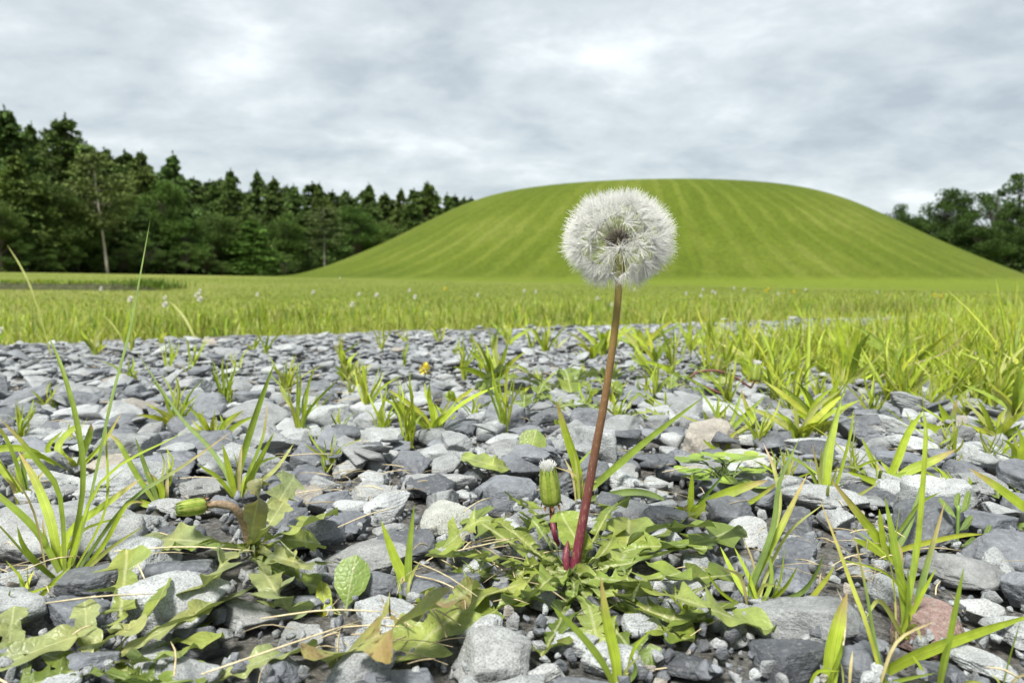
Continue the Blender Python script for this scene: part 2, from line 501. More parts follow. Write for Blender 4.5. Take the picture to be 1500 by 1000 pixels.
# the grass mound: a flat-topped dome
prof = np.array([(0, 10.06), (6, 9.68), (11, 9.36), (15, 9.08), (18.5, 8.68), (22, 7.62), (26, 5.84), (30, 3.92), (34, 2.22), (37.5, 0.92), (40.5, 0.22), (44, 0.07), (49, -0.10)])
prof[:, 0] *= 0.913
rr = np.linspace(0, 44.7, 90)
def spline(xq, P):
    out = crom(P, 1600); return np.interp(xq, out[:, 0], out[:, 1])
NA = 240
th = np.linspace(0, 2 * math.pi, NA, endpoint=False)
RR, TH = np.meshgrid(rr, th, indexing='ij')
mx_, my_ = MOUND_C[0] + RR * np.cos(TH), MOUND_C[1] + RR * np.sin(TH)
fade = smooth(44.7, 18, RR)
mz = np.where(RR > 1e-6, spline(RR.ravel(), prof).reshape(RR.shape), prof[0, 1]) + terrain(mx_, my_) * (1 - fade) + terrain(*MOUND_C) * fade * 0.0
V = np.stack([mx_, my_, mz], -1).reshape(-1, 3)
nr = len(rr)
i, j = np.meshgrid(np.arange(nr - 1), np.arange(NA), indexing='ij'); j2 = (j + 1) % NA
Q = np.stack([i * NA + j, (i + 1) * NA + j, (i + 1) * NA + j2, i * NA + j2], -1).reshape(-1, 4)
tag(link('mound', mesh_np('mound', V, Q, [M_MOUND])), 'large flat-topped grass mound with mown stripes running down its sides', 'mound', kind='structure')

# gravel edge line
def edge_y(x):
    return 1.31 + (x + 0.9) * 0.47
def verge_s(x, y):
    return y - edge_y(x) + 0.05 * noise2(x, y, 5, 3.0) + 0.03 * noise2(x, y, 17, 9.0)

# soil under the stones
gx = np.linspace(-2.6, 3.2, 117)
gv = np.linspace(0, 1, 60)
GX, GV = np.meshgrid(gx, gv)
GY = -0.35 + GV * (np.clip(edge_y(GX), 0.5, 9) + 0.14 + 0.35)
GZ = np.array([[-0.003 + 0.005 * noise2(GX[a, c], GY[a, c], 14, 1.0) + 0.003 * noise2(GX[a, c], GY[a, c], 45, 2.0) for c in range(len(gx))] for a in range(len(gv))])
V = np.stack([GX, GY, GZ], -1).reshape(-1, 3)
nx, ny = len(gx), len(gv)
i, j = np.meshgrid(np.arange(ny - 1), np.arange(nx - 1), indexing='ij')
Q = np.stack([i * nx + j, i * nx + j + 1, (i + 1) * nx + j + 1, (i + 1) * nx + j], -1).reshape(-1, 4)
gravel_path = tag(link('gravel_path', mesh_np('gravel_path', V, Q, [M_SOIL])), 'path of broken grey slate stones with weeds', 'path', kind='structure')

# ------------------------------------------------------------------ stones
ICO = {}
def ico(sub):
    if sub not in ICO:
        bm = bmesh.new(); bmesh.ops.create_icosphere(bm, subdivisions=sub, radius=1)
        bm.verts.ensure_lookup_table()
        v = np.array([x.co[:] for x in bm.verts]); f = np.array([[x.index for x in p.verts] for p in bm.faces])
        bm.free(); ICO[sub] = (v, f)
    return ICO[sub]
NVAR = 18
ROCK_PLANES = []
for k in range(NVAR):
    g = np.random.default_rng(100 + k)
    n = g.integers(9, 15)
    N = norm(g.normal(size=(n, 3)) * [1, 1, 0.9])
    d = g.uniform(0.62, 1.0, n)
    if k % 3 == 0:      # slabs with clear flat tops
        N = np.vstack([N, [[0.08, 0.05, 1]], [[0, 0.1, -1]]]); d = np.append(d, [0.62, 0.62])
    ROCK_PLANES.append((norm(N), d, 32 + 40 * g.random()))
def rock(k, sub):
    v, f = ico(sub)
    N, d, p = ROCK_PLANES[k]
    q = np.clip(v @ N.T, 0, None) / d
    r = 1.0 / ((q ** p).sum(1) ** (1 / p) + 0.05)
    P = v * np.minimum(r, 1.35)[:, None]
    if sub >= 3:
        a = 0.055 if sub >= 4 else 0.045
        o = vnoise(P, 1.6, k * 3.1) * a * 1.3 + vnoise(P, 4.2, k * 5.3) * a * 0.7
        if sub >= 5: o += vnoise(P, 9, k * 2.3) * 0.030 + vnoise(P, 22, k) * 0.014
        if k % 3 == 1:   # split layers
            zz = P[:, 2] * 4.2 + vnoise(P, 1.2, k) * 0.8
            o += 0.035 * (np.abs((zz % 1) - 0.5) * 2 - 0.5)
        P = P + v * o[:, None]
    s = np.abs(P).max(0)
    return P / s, f
def chip(k):
    """angular broken chip with flat faces"""
    g = np.random.default_rng(500 + k)
    n = int(g.integers(9, 14))
    P = norm(g.normal(size=(n, 3))) * g.uniform(0.8, 1.0, (n, 1))
    P = np.sign(P) * np.abs(P) ** 0.75
    bm = bmesh.new()
    for p in P: bm.verts.new(p)
    r_ = bmesh.ops.convex_hull(bm, input=bm.verts[:])
    bmesh.ops.delete(bm, geom=[v_ for v_ in set(r_['geom_interior'] + r_['geom_unused']) if isinstance(v_, bmesh.types.BMVert)], context='VERTS')
    bmesh.ops.bevel(bm, geom=bm.edges[:], offset=0.07, segments=1, affect='EDGES', clamp_overlap=True)
    bmesh.ops.triangulate(bm, faces=bm.faces[:])
    bm.verts.index_update()
    v = np.array([x.co[:] for x in bm.verts]); f = np.array([[x.index for x in p.verts] for p in bm.faces])
    bm.free()
    return v / np.abs(v).max(0), f
CHIPS = [chip(k) for k in range(40)]
ROCK = {5: [rock(k, 5) for k in range(NVAR)]}
ROCK_ME = [mesh_np('stone_%02d' % k, *ROCK[5][k], [M_STONE_OBJ]) for k in range(NVAR)]

def stone_colour(g, dark=None):
    t = g.random() if dark is None else dark
    if t < 0.40:      # blue-grey slate
        l = g.uniform(0.085, 0.21); return np.array([l * 0.92, l * 0.99, l * 1.10])
    if t < 0.975:      # pale grained grey
        l = g.uniform(0.23, 0.41); return np.array([l * 0.95, l * 1.0, l * 1.01])
    l = g.uniform(0.22, 0.34); return np.array([l * 1.08, l, l * 0.86])

# stones one can pick out in the photograph: x0,x1,y_top,y_bottom (px), tone, mesh, turn
SL, PA = 0.2, 0.7
LAND = [
 (-70, 205, 722, 832, 0.72, 3, 0), (660, 792, 905, 1010, 0.75, 6, 1), (774, 834, 957, 1010, 0.88, 4, 2),
 (556, 712, 828, 895, SL, 0, 0.2), (455, 600, 772, 858, 0.6, 7, 0.4), (612, 702, 710, 797, 0.95, 5, 0.9),
 (588, 668, 672, 738, 0.05, 8, 0.4), (664, 718, 672, 722, 0.05, 2, 1.2), (408, 484, 672, 716, SL, 1, 0.1),
 (334, 397, 815, 868, 0.66, 10, 0.3), (192, 335, 806, 878, SL, 9, 0.1), (288, 418, 866, 932, 0.55, 11, 0.5),
 (30, 180, 866, 945, SL, 12, 0.1), (28, 112, 812, 872, 0.6, 13, 0), (1325, 1432, 862, 952, 2.0, 6, 0.7),
 (1414, 1492, 858, 918, 0.9, 8, 0.3), (1056, 1134, 745, 806, 0.92, 14, 0.2), (1134, 1224, 764, 838, SL, 2, 2.0),
 (1356, 1500, 798, 872, 0.52, 16, 0.2), (962, 1072, 953, 998, 0.02, 1, 0), (1096, 1246, 922, 1012, 0.04, 15, 0.3),
 (1238, 1334, 925, 1012, SL, 9, 0.6), (1366, 1466, 966, 1020, 0.06, 12, 0.1), (1380, 1512, 735, 792, SL, 0, 0.1),
 (458, 548, 742, 792, SL, 17, 0.1), (1222, 1290, 808, 862, 0.55, 10, 1.0), (1124, 1204, 808, 880, 0.3, 3, 0.5),
 (384, 472, 903, 956, 0.6, 13, 1.2), (520, 664, 982, 1040, SL, 9, 0.3), (543, 603, 752, 800, 0.75, 4, 0.6),
 (478, 534, 664, 702, 0.8, 7, 0.1), (556, 604, 655, 690, 0.9, 16, 0.1), (640, 706, 606, 646, SL, 6, 0.1),
 (922, 1002, 652, 692, 0.1, 8, 0.2), (893, 938, 676, 708, 0.6, 14, 0.1), (896, 992, 706, 744, 0.8, 11, 0.3),
 (852, 900, 676, 706, SL, 2, 0.3), (560, 700, 690, 730, 0.8, 15, 0.2), (0, 118, 690, 728, 0.9, 15, 0.1),
 (240, 330, 690, 735, 0.6, 7, 0.3), (1060, 1140, 655, 690, 0.97, 5, 0.3), (985, 1060, 660, 700, 0.6, 3, 0.3),
 (1290, 1390, 655, 700, 0.3, 12, 0.3), (1190, 1290, 680, 720, 0.7, 4, 0.3), (1330, 1420, 700, 735, 0.65, 13, 0.3),
 (760, 830, 640, 668, SL, 9, 0.4), (330, 372, 640, 668, 0.2, 9, 0.4), (500, 590, 700, 740, 0.7, 13, 0.8),
 (1020, 1100, 690, 735, SL, 0, 0.6), (200, 300, 730, 760, 0.7, 16, 0.3), (380, 440, 720, 760, 0.3, 6, 0.3),
 (1230, 1320, 770, 810, 0.3, 9, 1.1), (1290, 1350, 745, 775, 0.8, 4, 0.1), (60, 160, 940, 1000, 0.3, 0, 0.7), (330, 440, 955, 1010, 0.3, 12, 1.7),
]
stones = []       # x, y, z, a, b, c, rot euler, colour, mesh, landmark
for (x0, x1, yt, yb, tone, k, rz) in LAND:
    g = np.random.default_rng(int(x0 * 7 + yb) & 0xffff)
    cx = (x0 + x1) / 2
    front = pz(cx, yb - 4, 0.0)
    dist = front[1]
    a = (x1 - x0) / 2 / F * dist * 1.04
    hpx = (yb - yt)
    el = math.atan((yb - 412) / F) + 0.02
    tot = hpx / F * dist                     # apparent height = depth*sin + height*cos
    c = min(0.62 * a, tot * 0.40)
    b = max(0.6 * a, min(1.25 * a, (tot - 1.3 * c * math.cos(el)) / (2 * math.sin(el))))
    if tone == 2.0: col = np.array([0.25, 0.17, 0.15])
    elif tone < 0.5: l = 0.055 + tone * 0.42; col = np.array([l * 0.90, l * 0.98, l * 1.12])
    else: l = 0.20 + (tone - 0.5) * 0.42; col = np.array([l * 0.965, l, l * (0.99 if tone < 0.94 else 0.9)])
    dist2 = dist + b * 0.9
    xx = (cx - 750) / F * dist2 / 1.0
    stones.append(dict(x=xx, y=dist2, z=c * 0.35, a=a, b=b, c=c, e=(g.uniform(-.12, .12), g.uniform(-.12, .12), g.uniform(-.25, .25)), col=col, k=k, land=True, r=max(a, b), red=(tone == 2.0)))
# fill
PXY = np.array([(s['x'], s['y']) for s in stones]); PR = np.array([s['r'] * 0.93 for s in stones])
CLEAR = [pz(a_, b_, 0)[:2] for a_, b_ in ((1110, 892), (1322, 934), (836, 838), (596, 884), (95, 858), (366, 802), (150, 968), (504, 898), (1298, 820), (346, 728), (848, 735), (1062, 722), (350, 765), (335, 785), (352, 790), (300, 775))]
PXY = np.vstack([PXY, CLEAR]); PR = np.append(PR, [0.007] * (len(CLEAR) - 4) + [0.011] * 4)
ROS = pz(870, 850, 0)[:2]
g = np.random.default_rng(5)
CELL = 0.05
GRID = {}
def grid_add(x, y, r): GRID.setdefault((int(math.floor(x / CELL)), int(math.floor(y / CELL))), []).append((x, y, r))
for (x, y), r in zip(PXY, PR): grid_add(x, y, r)
def is_free(x, y, r, keep, reach):
    cx, cy = int(math.floor(x / CELL)), int(math.floor(y / CELL))
    for a in range(cx - reach, cx + reach + 1):
        for b in range(cy - reach, cy + reach + 1):
            for (qx, qy, qr) in GRID.get((a, b), ()):
                if (qx - x) ** 2 + (qy - y) ** 2 < ((qr + r) * keep) ** 2: return False
    return True
def fill(n, r0, r1, y0, y1, keep, power=1.0, flat=(0.30, 0.55)):
    for _ in range(n):
        y = y0 + (y1 - y0) * math.sqrt(g.random()) if y0 < .3 else math.sqrt(y0 * y0 + (y1 * y1 - y0 * y0) * g.random())
        x = g.uniform(-1, 1) * (0.80 * y + 0.10)
        if y > edge_y(x) + 0.02 + 0.05 * noise2(x, y, 5, 3.0): continue
        r = r0 + (r1 - r0) * g.random() ** power
        if y < 0.26: r = min(r, 0.017 if y > .23 else .009)
        if math.hypot(x - ROS[0], y - ROS[1]) < .062: r = min(r, 0.0075)
        if not is_free(x, y, r, keep, 2 if r > .012 else 1): continue
        grid_add(x, y, r)
        a = r * g.uniform(1.0, 1.4); b = r * g.uniform(0.75, 1.05); c = r * g.uniform(*flat)
        col = stone_colour(g)
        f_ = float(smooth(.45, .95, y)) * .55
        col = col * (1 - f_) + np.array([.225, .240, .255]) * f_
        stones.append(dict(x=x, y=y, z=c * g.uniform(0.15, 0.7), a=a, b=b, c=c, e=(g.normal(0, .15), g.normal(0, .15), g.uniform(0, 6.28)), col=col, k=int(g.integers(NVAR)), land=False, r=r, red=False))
fill(1100, 0.015, 0.024, .13, .75, 0.84, 1.6, (.38, .65))
fill(330, 0.014, 0.022, .75, 2.6, 0.86, 1.8, (.2, .36))
fill(5500, 0.008, 0.0150, .13, .75, 0.77, 1.0, (.40, .70))
fill(38000, 0.0055, 0.0110, .66, 2.6, 0.72, 1.0, (.22, .42))
fill(2600, 0.004, 0.0075, .13, .95, 0.80)
# an upper scatter lying loose on the others
for _ in range(900):
    y = 0.42 + 1.9 * g.random(); x = g.uniform(-1, 1) * (0.8 * y + 0.1)
    if y > edge_y(x) - 0.03: continue
    r = g.uniform(0.006, 0.015)
    a = r * g.uniform(1.0, 1.5); b = r * g.uniform(0.7, 1.0); c = r * g.uniform(0.18, 0.36)
    stones.append(dict(x=x, y=y, z=c + g.uniform(0.004, 0.010), a=a, b=b, c=c, e=(g.normal(0, .2), g.normal(0, .2), g.uniform(0, 6.28)), col=stone_colour(g), k=int(g.integers(NVAR)), land=False, r=r, red=False))
def apparent(s):
    x, y = s['x'], s['y']
    px = 750 + F * x / y
    if px < -60 or px > 1560 or y < 0.19: return 0
    return s['r'] / y + (9 if s['land'] else 0)
order = sorted(range(len(stones)), key=lambda q: -apparent(stones[q]))
near = set(order[:300])
mass = Soup()
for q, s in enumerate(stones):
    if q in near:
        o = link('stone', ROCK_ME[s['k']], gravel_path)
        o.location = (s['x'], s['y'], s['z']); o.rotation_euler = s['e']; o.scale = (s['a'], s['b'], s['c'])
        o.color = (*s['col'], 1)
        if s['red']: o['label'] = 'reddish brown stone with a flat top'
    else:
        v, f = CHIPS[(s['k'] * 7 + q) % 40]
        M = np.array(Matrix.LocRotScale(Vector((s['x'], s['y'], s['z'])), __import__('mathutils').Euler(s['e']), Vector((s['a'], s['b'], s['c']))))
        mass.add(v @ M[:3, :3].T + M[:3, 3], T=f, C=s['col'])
# crumbs of stone between
for _ in range(9000):
    y = 0.14 + 1.0 * g.random() ** 1.3; x = g.uniform(-1, 1) * (0.78 * y + 0.08)
    r = g.uniform(0.0010, 0.0034)
    v, f = CHIPS[int(g.integers(40))]
    M = np.array(__import__('mathutils').Euler((g.uniform(0, 3), g.uniform(0, 3), g.uniform(0, 6))).to_matrix()) * (r * np.array([1, .8, .6]))
    mass.add(v @ M.T + [x, y, 0.0005 + g.uniform(-.002, .0045)], T=f, C=stone_colour(g) * 0.9)
gm = mass.mesh('gravel', [M_STONE_MASS], smooth=False)
tag(link('gravel', gm, gravel_path), kind='stuff')
STONE_N = len(stones)

# height of the stone surface, for rooting plants
def surface_z(x, y): return 0.002

# ------------------------------------------------------------------ grass blades in bulk
BRIGHT = np.array([0.285, 0.370, 0.032]); MID = np.array([0.175, 0.245, 0.030]); DEEP = np.array([0.075, 0.145, 0.016])
PALE = np.array([0.34, 0.37, 0.10]); DRY = np.array([0.46, 0.40, 0.19]); YEL = np.array([0.36, 0.40, 0.045])
def bulk_blades(root, az, length, lean, width, col, seg=3, g=rng, curl=0.5):
    """root (N,3) ... -> V, Q, C"""
    N = len(root)
    t = np.linspace(0, 1, seg + 1)
    a0 = lean[:, None] * (0.35 + (0.65 + curl) * t[None, :])         # angle from vertical grows along the blade
    ds = length[:, None] / seg
    ca, sa = np.cos(a0), np.sin(a0)
    hx = np.concatenate([np.zeros((N, 1)), np.cumsum(sa[:, :-1] * ds, 1)], 1)
    hz = np.concatenate([np.zeros((N, 1)), np.cumsum(ca[:, :-1] * ds, 1)], 1)
    C = np.stack([root[:, 0:1] + hx * np.cos(az)[:, None], root[:, 1:2] + hx * np.sin(az)[:, None], root[:, 2:3] + hz], -1)
    tw = az + math.pi / 2 + g.normal(0, 0.5, N)
    side = np.stack([np.cos(tw), np.sin(tw), np.zeros(N)], -1)
    w = width[:, None] * np.array([0.75, 1.0, 0.75, 0.06] if seg == 3 else list(np.interp(t, [0, .3, .7, 1], [.7, 1, .75, .05])))[None]
    L = C - side[:, None] * w[..., None] / 2; Rr = C + side[:, None] * w[..., None] / 2
    V = np.stack([L, Rr], 2).reshape(-1, 3)
    k = (seg + 1) * 2
    base = np.arange(N)[:, None] * k
    q = np.array([[2 * s_, 2 * s_ + 1, 2 * s_ + 3, 2 * s_ + 2] for s_ in range(seg)])
    Q = (base[:, :, None] + q[None]).reshape(-1, 4)
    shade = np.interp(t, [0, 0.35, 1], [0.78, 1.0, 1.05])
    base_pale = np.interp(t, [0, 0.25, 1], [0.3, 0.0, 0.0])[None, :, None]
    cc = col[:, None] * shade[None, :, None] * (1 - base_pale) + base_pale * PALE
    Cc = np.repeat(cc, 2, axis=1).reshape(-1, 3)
    U = np.tile(np.stack([np.tile([0.0, 1.0], seg + 1), np.repeat(t, 2)], -1), (N, 1))
    return V, Q, Cc, U

def pick(cols, p, n, jit=0.14):
    idx = rng.choice(len(cols), n, p=p)
    c = np.array(cols)[idx]
    return c * np.exp(rng.normal(0, jit, (n, 1))) * np.exp(rng.normal(0, 0.06, (n, 3)))

# verge: long grass along the far edge of the gravel
so = Soup()
def verge(n, s0, s1, xmax, hmin, hmax, wid, seg, power=1.0):
    sx = s0 + (s1 - s0) * rng.random(n) ** power
    x = rng.uniform(-xmax, xmax, n)
    y = edge_y(x) + sx
    keep = np.abs(x) < 0.85 * y + 0.25
    x, y, sx = x[keep], y[keep], sx[keep]; m = len(x)
    clump = np.array([noise2(a, b, 3.3, 4.0) + 0.6 * noise2(a, b, 9, 6.0) for a, b in zip(x, y)])
    edge = smooth(0.0, 0.30, sx + 0.06 * clump)
    lay = rng.random(m) < .38; h = (hmin + (hmax - hmin) * rng.random(m)) * np.where(lay, .8, 1) * (0.36 + 0.64 * edge) * np.clip(1 + 0.75 * clump, .4, 1.7) * np.where(rng.random(m) < .06, 1.35, 1)
    col = pick([BRIGHT, MID, PALE, DRY, DEEP], [0.40, 0.16, 0.31, 0.08, 0.05], m)
    yl = pick([YEL, PALE, BRIGHT, DRY], [0.42, 0.28, 0.18, 0.12], m)
    f = (1 - smooth(0.08, 0.34, sx + 0.12 * clump))[:, None]
    col = col * (1 - f) + yl * f
    pt = np.array([noise2(a, b, 2.1, 14.0) for a, b in zip(x, y)])[:, None]
    col = col * (1.0 - 0.20 * clump[:, None]) * (1 - .45 * np.clip(pt, 0, 1)) * np.where(lay, 1.12, 1)[:, None]
    root = np.stack([x, y, np.full(m, -0.018) + terrain(x, y) + 0.022], -1)
    return bulk_blades(root, rng.uniform(0, 6.28, m), h, np.where(lay, rng.uniform(.6, 1.25, m), np.abs(rng.normal(0.38, 0.35, m))) * (1.4 - 0.4 * edge), wid * rng.uniform(0.6, 1.4, m), col, seg)
for args in ((70000, -0.03, 0.60, 3.2, 0.022, 0.058, 0.0017, 3), (34000, 0.5, 1.7, 4.2, 0.018, 0.048, 0.0022, 3), (26000, 1.6, 4.2, 7.0, 0.015, 0.032, 0.0030, 3)):
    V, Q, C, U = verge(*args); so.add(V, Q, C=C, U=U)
for _ in range(420):      # taller clumps standing out of the strip
    sx = .06 + 1.5 * rng.random() ** 1.3; x0 = rng.uniform(-2.4, 2.6); y0 = edge_y(x0) + sx
    if abs(x0) > .85 * y0 + .2: continue
    n_ = int(rng.integers(8, 20)); hh_ = rng.uniform(.04, .072)
    root = np.stack([x0 + rng.normal(0, .02, n_), y0 + rng.normal(0, .02, n_), np.full(n_, terrain(x0, y0) + .004)], -1)
    c_ = pick([BRIGHT * 1.1, MID, DEEP * 1.2, PALE, YEL], [.36, .24, .16, .14, .10], n_) * rng.uniform(.75, 1.15)
    V, Q, C, U = bulk_blades(root, rng.uniform(0, 6.28, n_), hh_ * rng.uniform(.5, 1.25, n_), np.abs(rng.normal(.42, .3, n_)), rng.uniform(.0018, .0045, n_), c_, 4)
    so.add(V, Q, C=C, U=U)
n_ = 260                  # bare flowering stalks
x0 = rng.uniform(-2.4, 2.6, n_); y0 = edge_y(x0) + .1 + 1.6 * rng.random(n_)
V, Q, C, U = bulk_blades(np.stack([x0, y0, terrain(x0, y0)], -1), rng.uniform(0, 6.28, n_), rng.uniform(.07, .125, n_), np.abs(rng.normal(.2, .15, n_)), np.full(n_, .0013), pick([PALE, DRY, BRIGHT], [.5, .3, .2], n_), 4)
so.add(V, Q, C=C, U=U)
verge_o = tag(link('verge_grass', so.mesh('verge_grass', [M_BLADE_FAR])), 'strip of long uncut grass along the far edge of the gravel', 'grass', kind='stuff')

# mown lawn texture farther out
n = 60000
d = np.geomspace(4.2, 30, n) * np.exp(rng.normal(0, 0.1, n)); a = rng.uniform(-0.82, 0.82, n)
x, y = d * np.sin(a), d * np.cos(a)
ok = np.hypot(x - MOUND_C[0], y - MOUND_C[1]) > 42
x, y, d = x[ok], y[ok], d[ok]; n = len(x)
root = np.stack([x, y, terrain(x, y) - 0.005], -1)
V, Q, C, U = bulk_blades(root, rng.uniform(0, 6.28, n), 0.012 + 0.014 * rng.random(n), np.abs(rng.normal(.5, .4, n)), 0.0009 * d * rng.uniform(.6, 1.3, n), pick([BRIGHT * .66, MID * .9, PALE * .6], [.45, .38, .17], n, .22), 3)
lo = tag(link('lawn_grass', mesh_np('lawn_grass', V, Q, [M_BLADE_FAR], C, U)), 'short mown grass of the open lawn', 'grass', kind='stuff')

# low dark bank of a ditch on the left of the lawn
bs = Soup()
A0, A1 = py_(-140, 424, 9.6)[:2], py_(226, 424, 9.6)[:2]
nb = 60
tt = np.linspace(0, 1, nb)
Pb = A0[None] * (1 - tt[:, None]) + A1[None] * tt[:, None]
endf = np.minimum(1, (1 - tt) / 0.10) ** 0.6
zt = np.array([0.088 + 0.02 * noise2(t_, 0, 14, 5) for t_ in tt]) * endf
zb = terrain(Pb[:, 0], Pb[:, 1]) - 0.05
rows = [(-0.02, zb), (0.05, zb + 0.03 + zt * 0.75), (0.10, zb + 0.05 + zt), (0.6, zb + 0.05 + zt * 0.95), (2.0, zb + 0.045 + zt * 0.45), (4.5, terrain(Pb[:, 0], Pb[:, 1] + 4.5) - 0.02)]
V = np.concatenate([np.stack([Pb[:, 0], Pb[:, 1] + dy, z_ + np.array([0.012 * noise2(p[0], p[1] + dy, 9, 1) for p in Pb])], -1) for dy, z_ in rows])
Q = np.array([[r_ * nb + c_, r_ * nb + c_ + 1, (r_ + 1) * nb + c_ + 1, (r_ + 1) * nb + c_] for r_ in range(len(rows) - 1) for c_ in range(nb - 1)])
mi = np.repeat([0, 0, 1, 1, 1], nb - 1)
M_BANK = plain_mat('ditch_soil', (0.05, 0.055, 0.022), 0.95, 18, 0.5, bump=0.8)
bank = tag(link('ditch_bank', mesh_np('ditch_bank', V, [Q], [M_BANK, M_LAWN], mat_idx=mi)), 'low dark earth bank of a ditch crossing the lawn', 'bank', kind='structure')
n = 1500
t_ = rng.random(n); P_ = A0[None] * (1 - t_[:, None]) + A1[None] * t_[:, None]
zr = np.interp(t_, tt, zb + 0.05 + zt)
root = np.stack([P_[:, 0], P_[:, 1] + 0.06 + 0.4 * rng.random(n), zr - 0.01], -1)
V, Q, C, U = bulk_blades(root, rng.uniform(0, 6.28, n), rng.uniform(.03, .07, n), np.abs(rng.normal(.4, .3, n)), np.full(n, .012), pick([MID, DEEP, BRIGHT * .8], [.4, .3, .3], n), 3)
tag(link('bank_grass', mesh_np('bank_grass', V, Q, [M_BLADE_FAR], C, U), bank), kind='stuff')
root = np.stack([A1[0] + rng.normal(-.22, .22, 700), A1[1] + rng.normal(.25, .12, 700), np.full(700, terrain(*A1) + .02)], -1)
V, Q, C, U = bulk_blades(root, rng.uniform(0, 6.28, 700), rng.uniform(.06, .17, 700), np.abs(rng.normal(.4, .25, 700)), np.full(700, .012), pick([DEEP, MID * .8, DEEP * .7], [.4, .35, .25], 700), 3)
tag(link('sedge_clump', mesh_np('sedge_clump', V, Q, [M_BLADE_FAR], C, U)), 'dark rough grass clump at the end of the ditch bank', 'grass clump', kind='stuff')

# ------------------------------------------------------------------ trees
def kites(P, D, S, size, aspect, g):
    """small bent leaf sprays: P centre (n,3), D direction, S side, size (n,) -> V, T"""
    n = len(P)
    Nn = norm(np.cross(D, S))
    a = P - D * (size * 0.5)[:, None]; c = P + D * (size * 0.6)[:, None]
    b_ = P + S * (size * aspect)[:, None] - Nn * (size * 0.12)[:, None]; d_ = P - S * (size * aspect)[:, None] - Nn * (size * 0.12)[:, None]
    V = np.stack([a, b_, c, d_], 1).reshape(-1, 3)
    k = np.arange(n)[:, None] * 4
    T = np.concatenate([k + [0, 1, 2], k + [0, 2, 3]])
    return V, T
def rand_side(D, g):
    r = norm(g.normal(size=D.shape)); return norm(np.cross(D, r))
def conifer(seed, style):
    """unit height. style: 0 spire, 1 full column, 2 loose pine with bare lower trunk"""
    g = np.random.default_rng(seed)
    low = [0.07, 0.05, 0.38][style]
    wid = [0.27, 0.31, 0.26][style]
    nb_ = [190, 230, 90][style]
    z = low + (0.985 - low) * g.random(nb_) ** 0.92
    az = g.uniform(0, 6.28, nb_)
    rel = (1 - z) / (1 - low)
    if style == 2: L = wid * np.sin(np.clip(rel * 1.15 + 0.12, 0, 1) * math.pi * 0.72) * g.uniform(0.6, 1.1, nb_)
    else: L = (wid * rel ** (0.62 if style else 0.72) + 0.012) * g.uniform(0.5, 1.25, nb_) * (1 + 0.22 * np.sin(az * 2 + seed)) * (1 + .22 * np.sin(z * 17 + az + seed))
    ns = 56 if style != 2 else 60
    u = g.random((nb_, ns)) ** 0.6
    droop = [0.42, 0.22, 0.05][style]
    r = u * L[:, None]
    hz = z[:, None] - droop * r * u + 0.10 * r + g.normal(0, 0.008, r.shape)
    spread = g.normal(0, 0.22, r.shape) * (0.4 + u)
    aa = az[:, None] + spread
    P = np.stack([r * np.cos(aa), r * np.sin(aa), hz], -1).reshape(-1, 3)
    D = norm(np.stack([np.cos(aa), np.sin(aa), -0.35 + 0.5 * g.normal(size=r.shape)], -1).reshape(-1, 3) + 0.35 * g.normal(size=(len(P), 3)))
    S = rand_side(D, g)
    size = g.uniform(0.012, 0.034, len(P)) * (1.0 if style != 2 else 0.8)
    V, T = kites(P, D, S, size, 0.34, g)
    # leader
    lz = g.uniform(.90, 1.03, 40); lead = np.stack([g.normal(0, .3, 40) * (1.035 - lz) * .4, g.normal(0, .3, 40) * (1.035 - lz) * .4, lz], -1)
    V2, T2 = kites(lead, norm(g.normal(size=(40, 3)) * [.6, .6, .3] + [0, 0, .9]), rand_side(np.tile([0, 0, 1.0], (40, 1)), g), np.full(40, .018), .25, g)
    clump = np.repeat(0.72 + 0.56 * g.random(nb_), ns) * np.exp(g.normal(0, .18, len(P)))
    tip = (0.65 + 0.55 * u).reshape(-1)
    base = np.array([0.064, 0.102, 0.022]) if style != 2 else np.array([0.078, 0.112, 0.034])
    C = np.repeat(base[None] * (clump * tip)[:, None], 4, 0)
    C2 = np.tile(base, (len(V2), 1))
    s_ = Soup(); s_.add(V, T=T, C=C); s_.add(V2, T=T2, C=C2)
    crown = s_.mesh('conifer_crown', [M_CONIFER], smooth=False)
    s_ = Soup()
    pts = np.array([[0, 0, -0.02], [0.003, 0, .3], [-.004, .002, .6], [0, 0, .96]])
    V, Q, T, U = tube(crom(pts, 10), np.linspace(.0165, .003, 10), 7); s_.add(V, Q, T)
    for q in range(0, nb_, 3):
        e_ = np.array([math.cos(az[q]) * L[q] * .8, math.sin(az[q]) * L[q] * .8, z[q] - droop * L[q] * .5])
        V, Q, T, U = tube([[0, 0, z[q] - .01], e_], [.0035, .001], 4, False); s_.add(V, Q, T)
    trunk = s_.mesh('conifer_trunk', [M_BARK])
    return crown, trunk
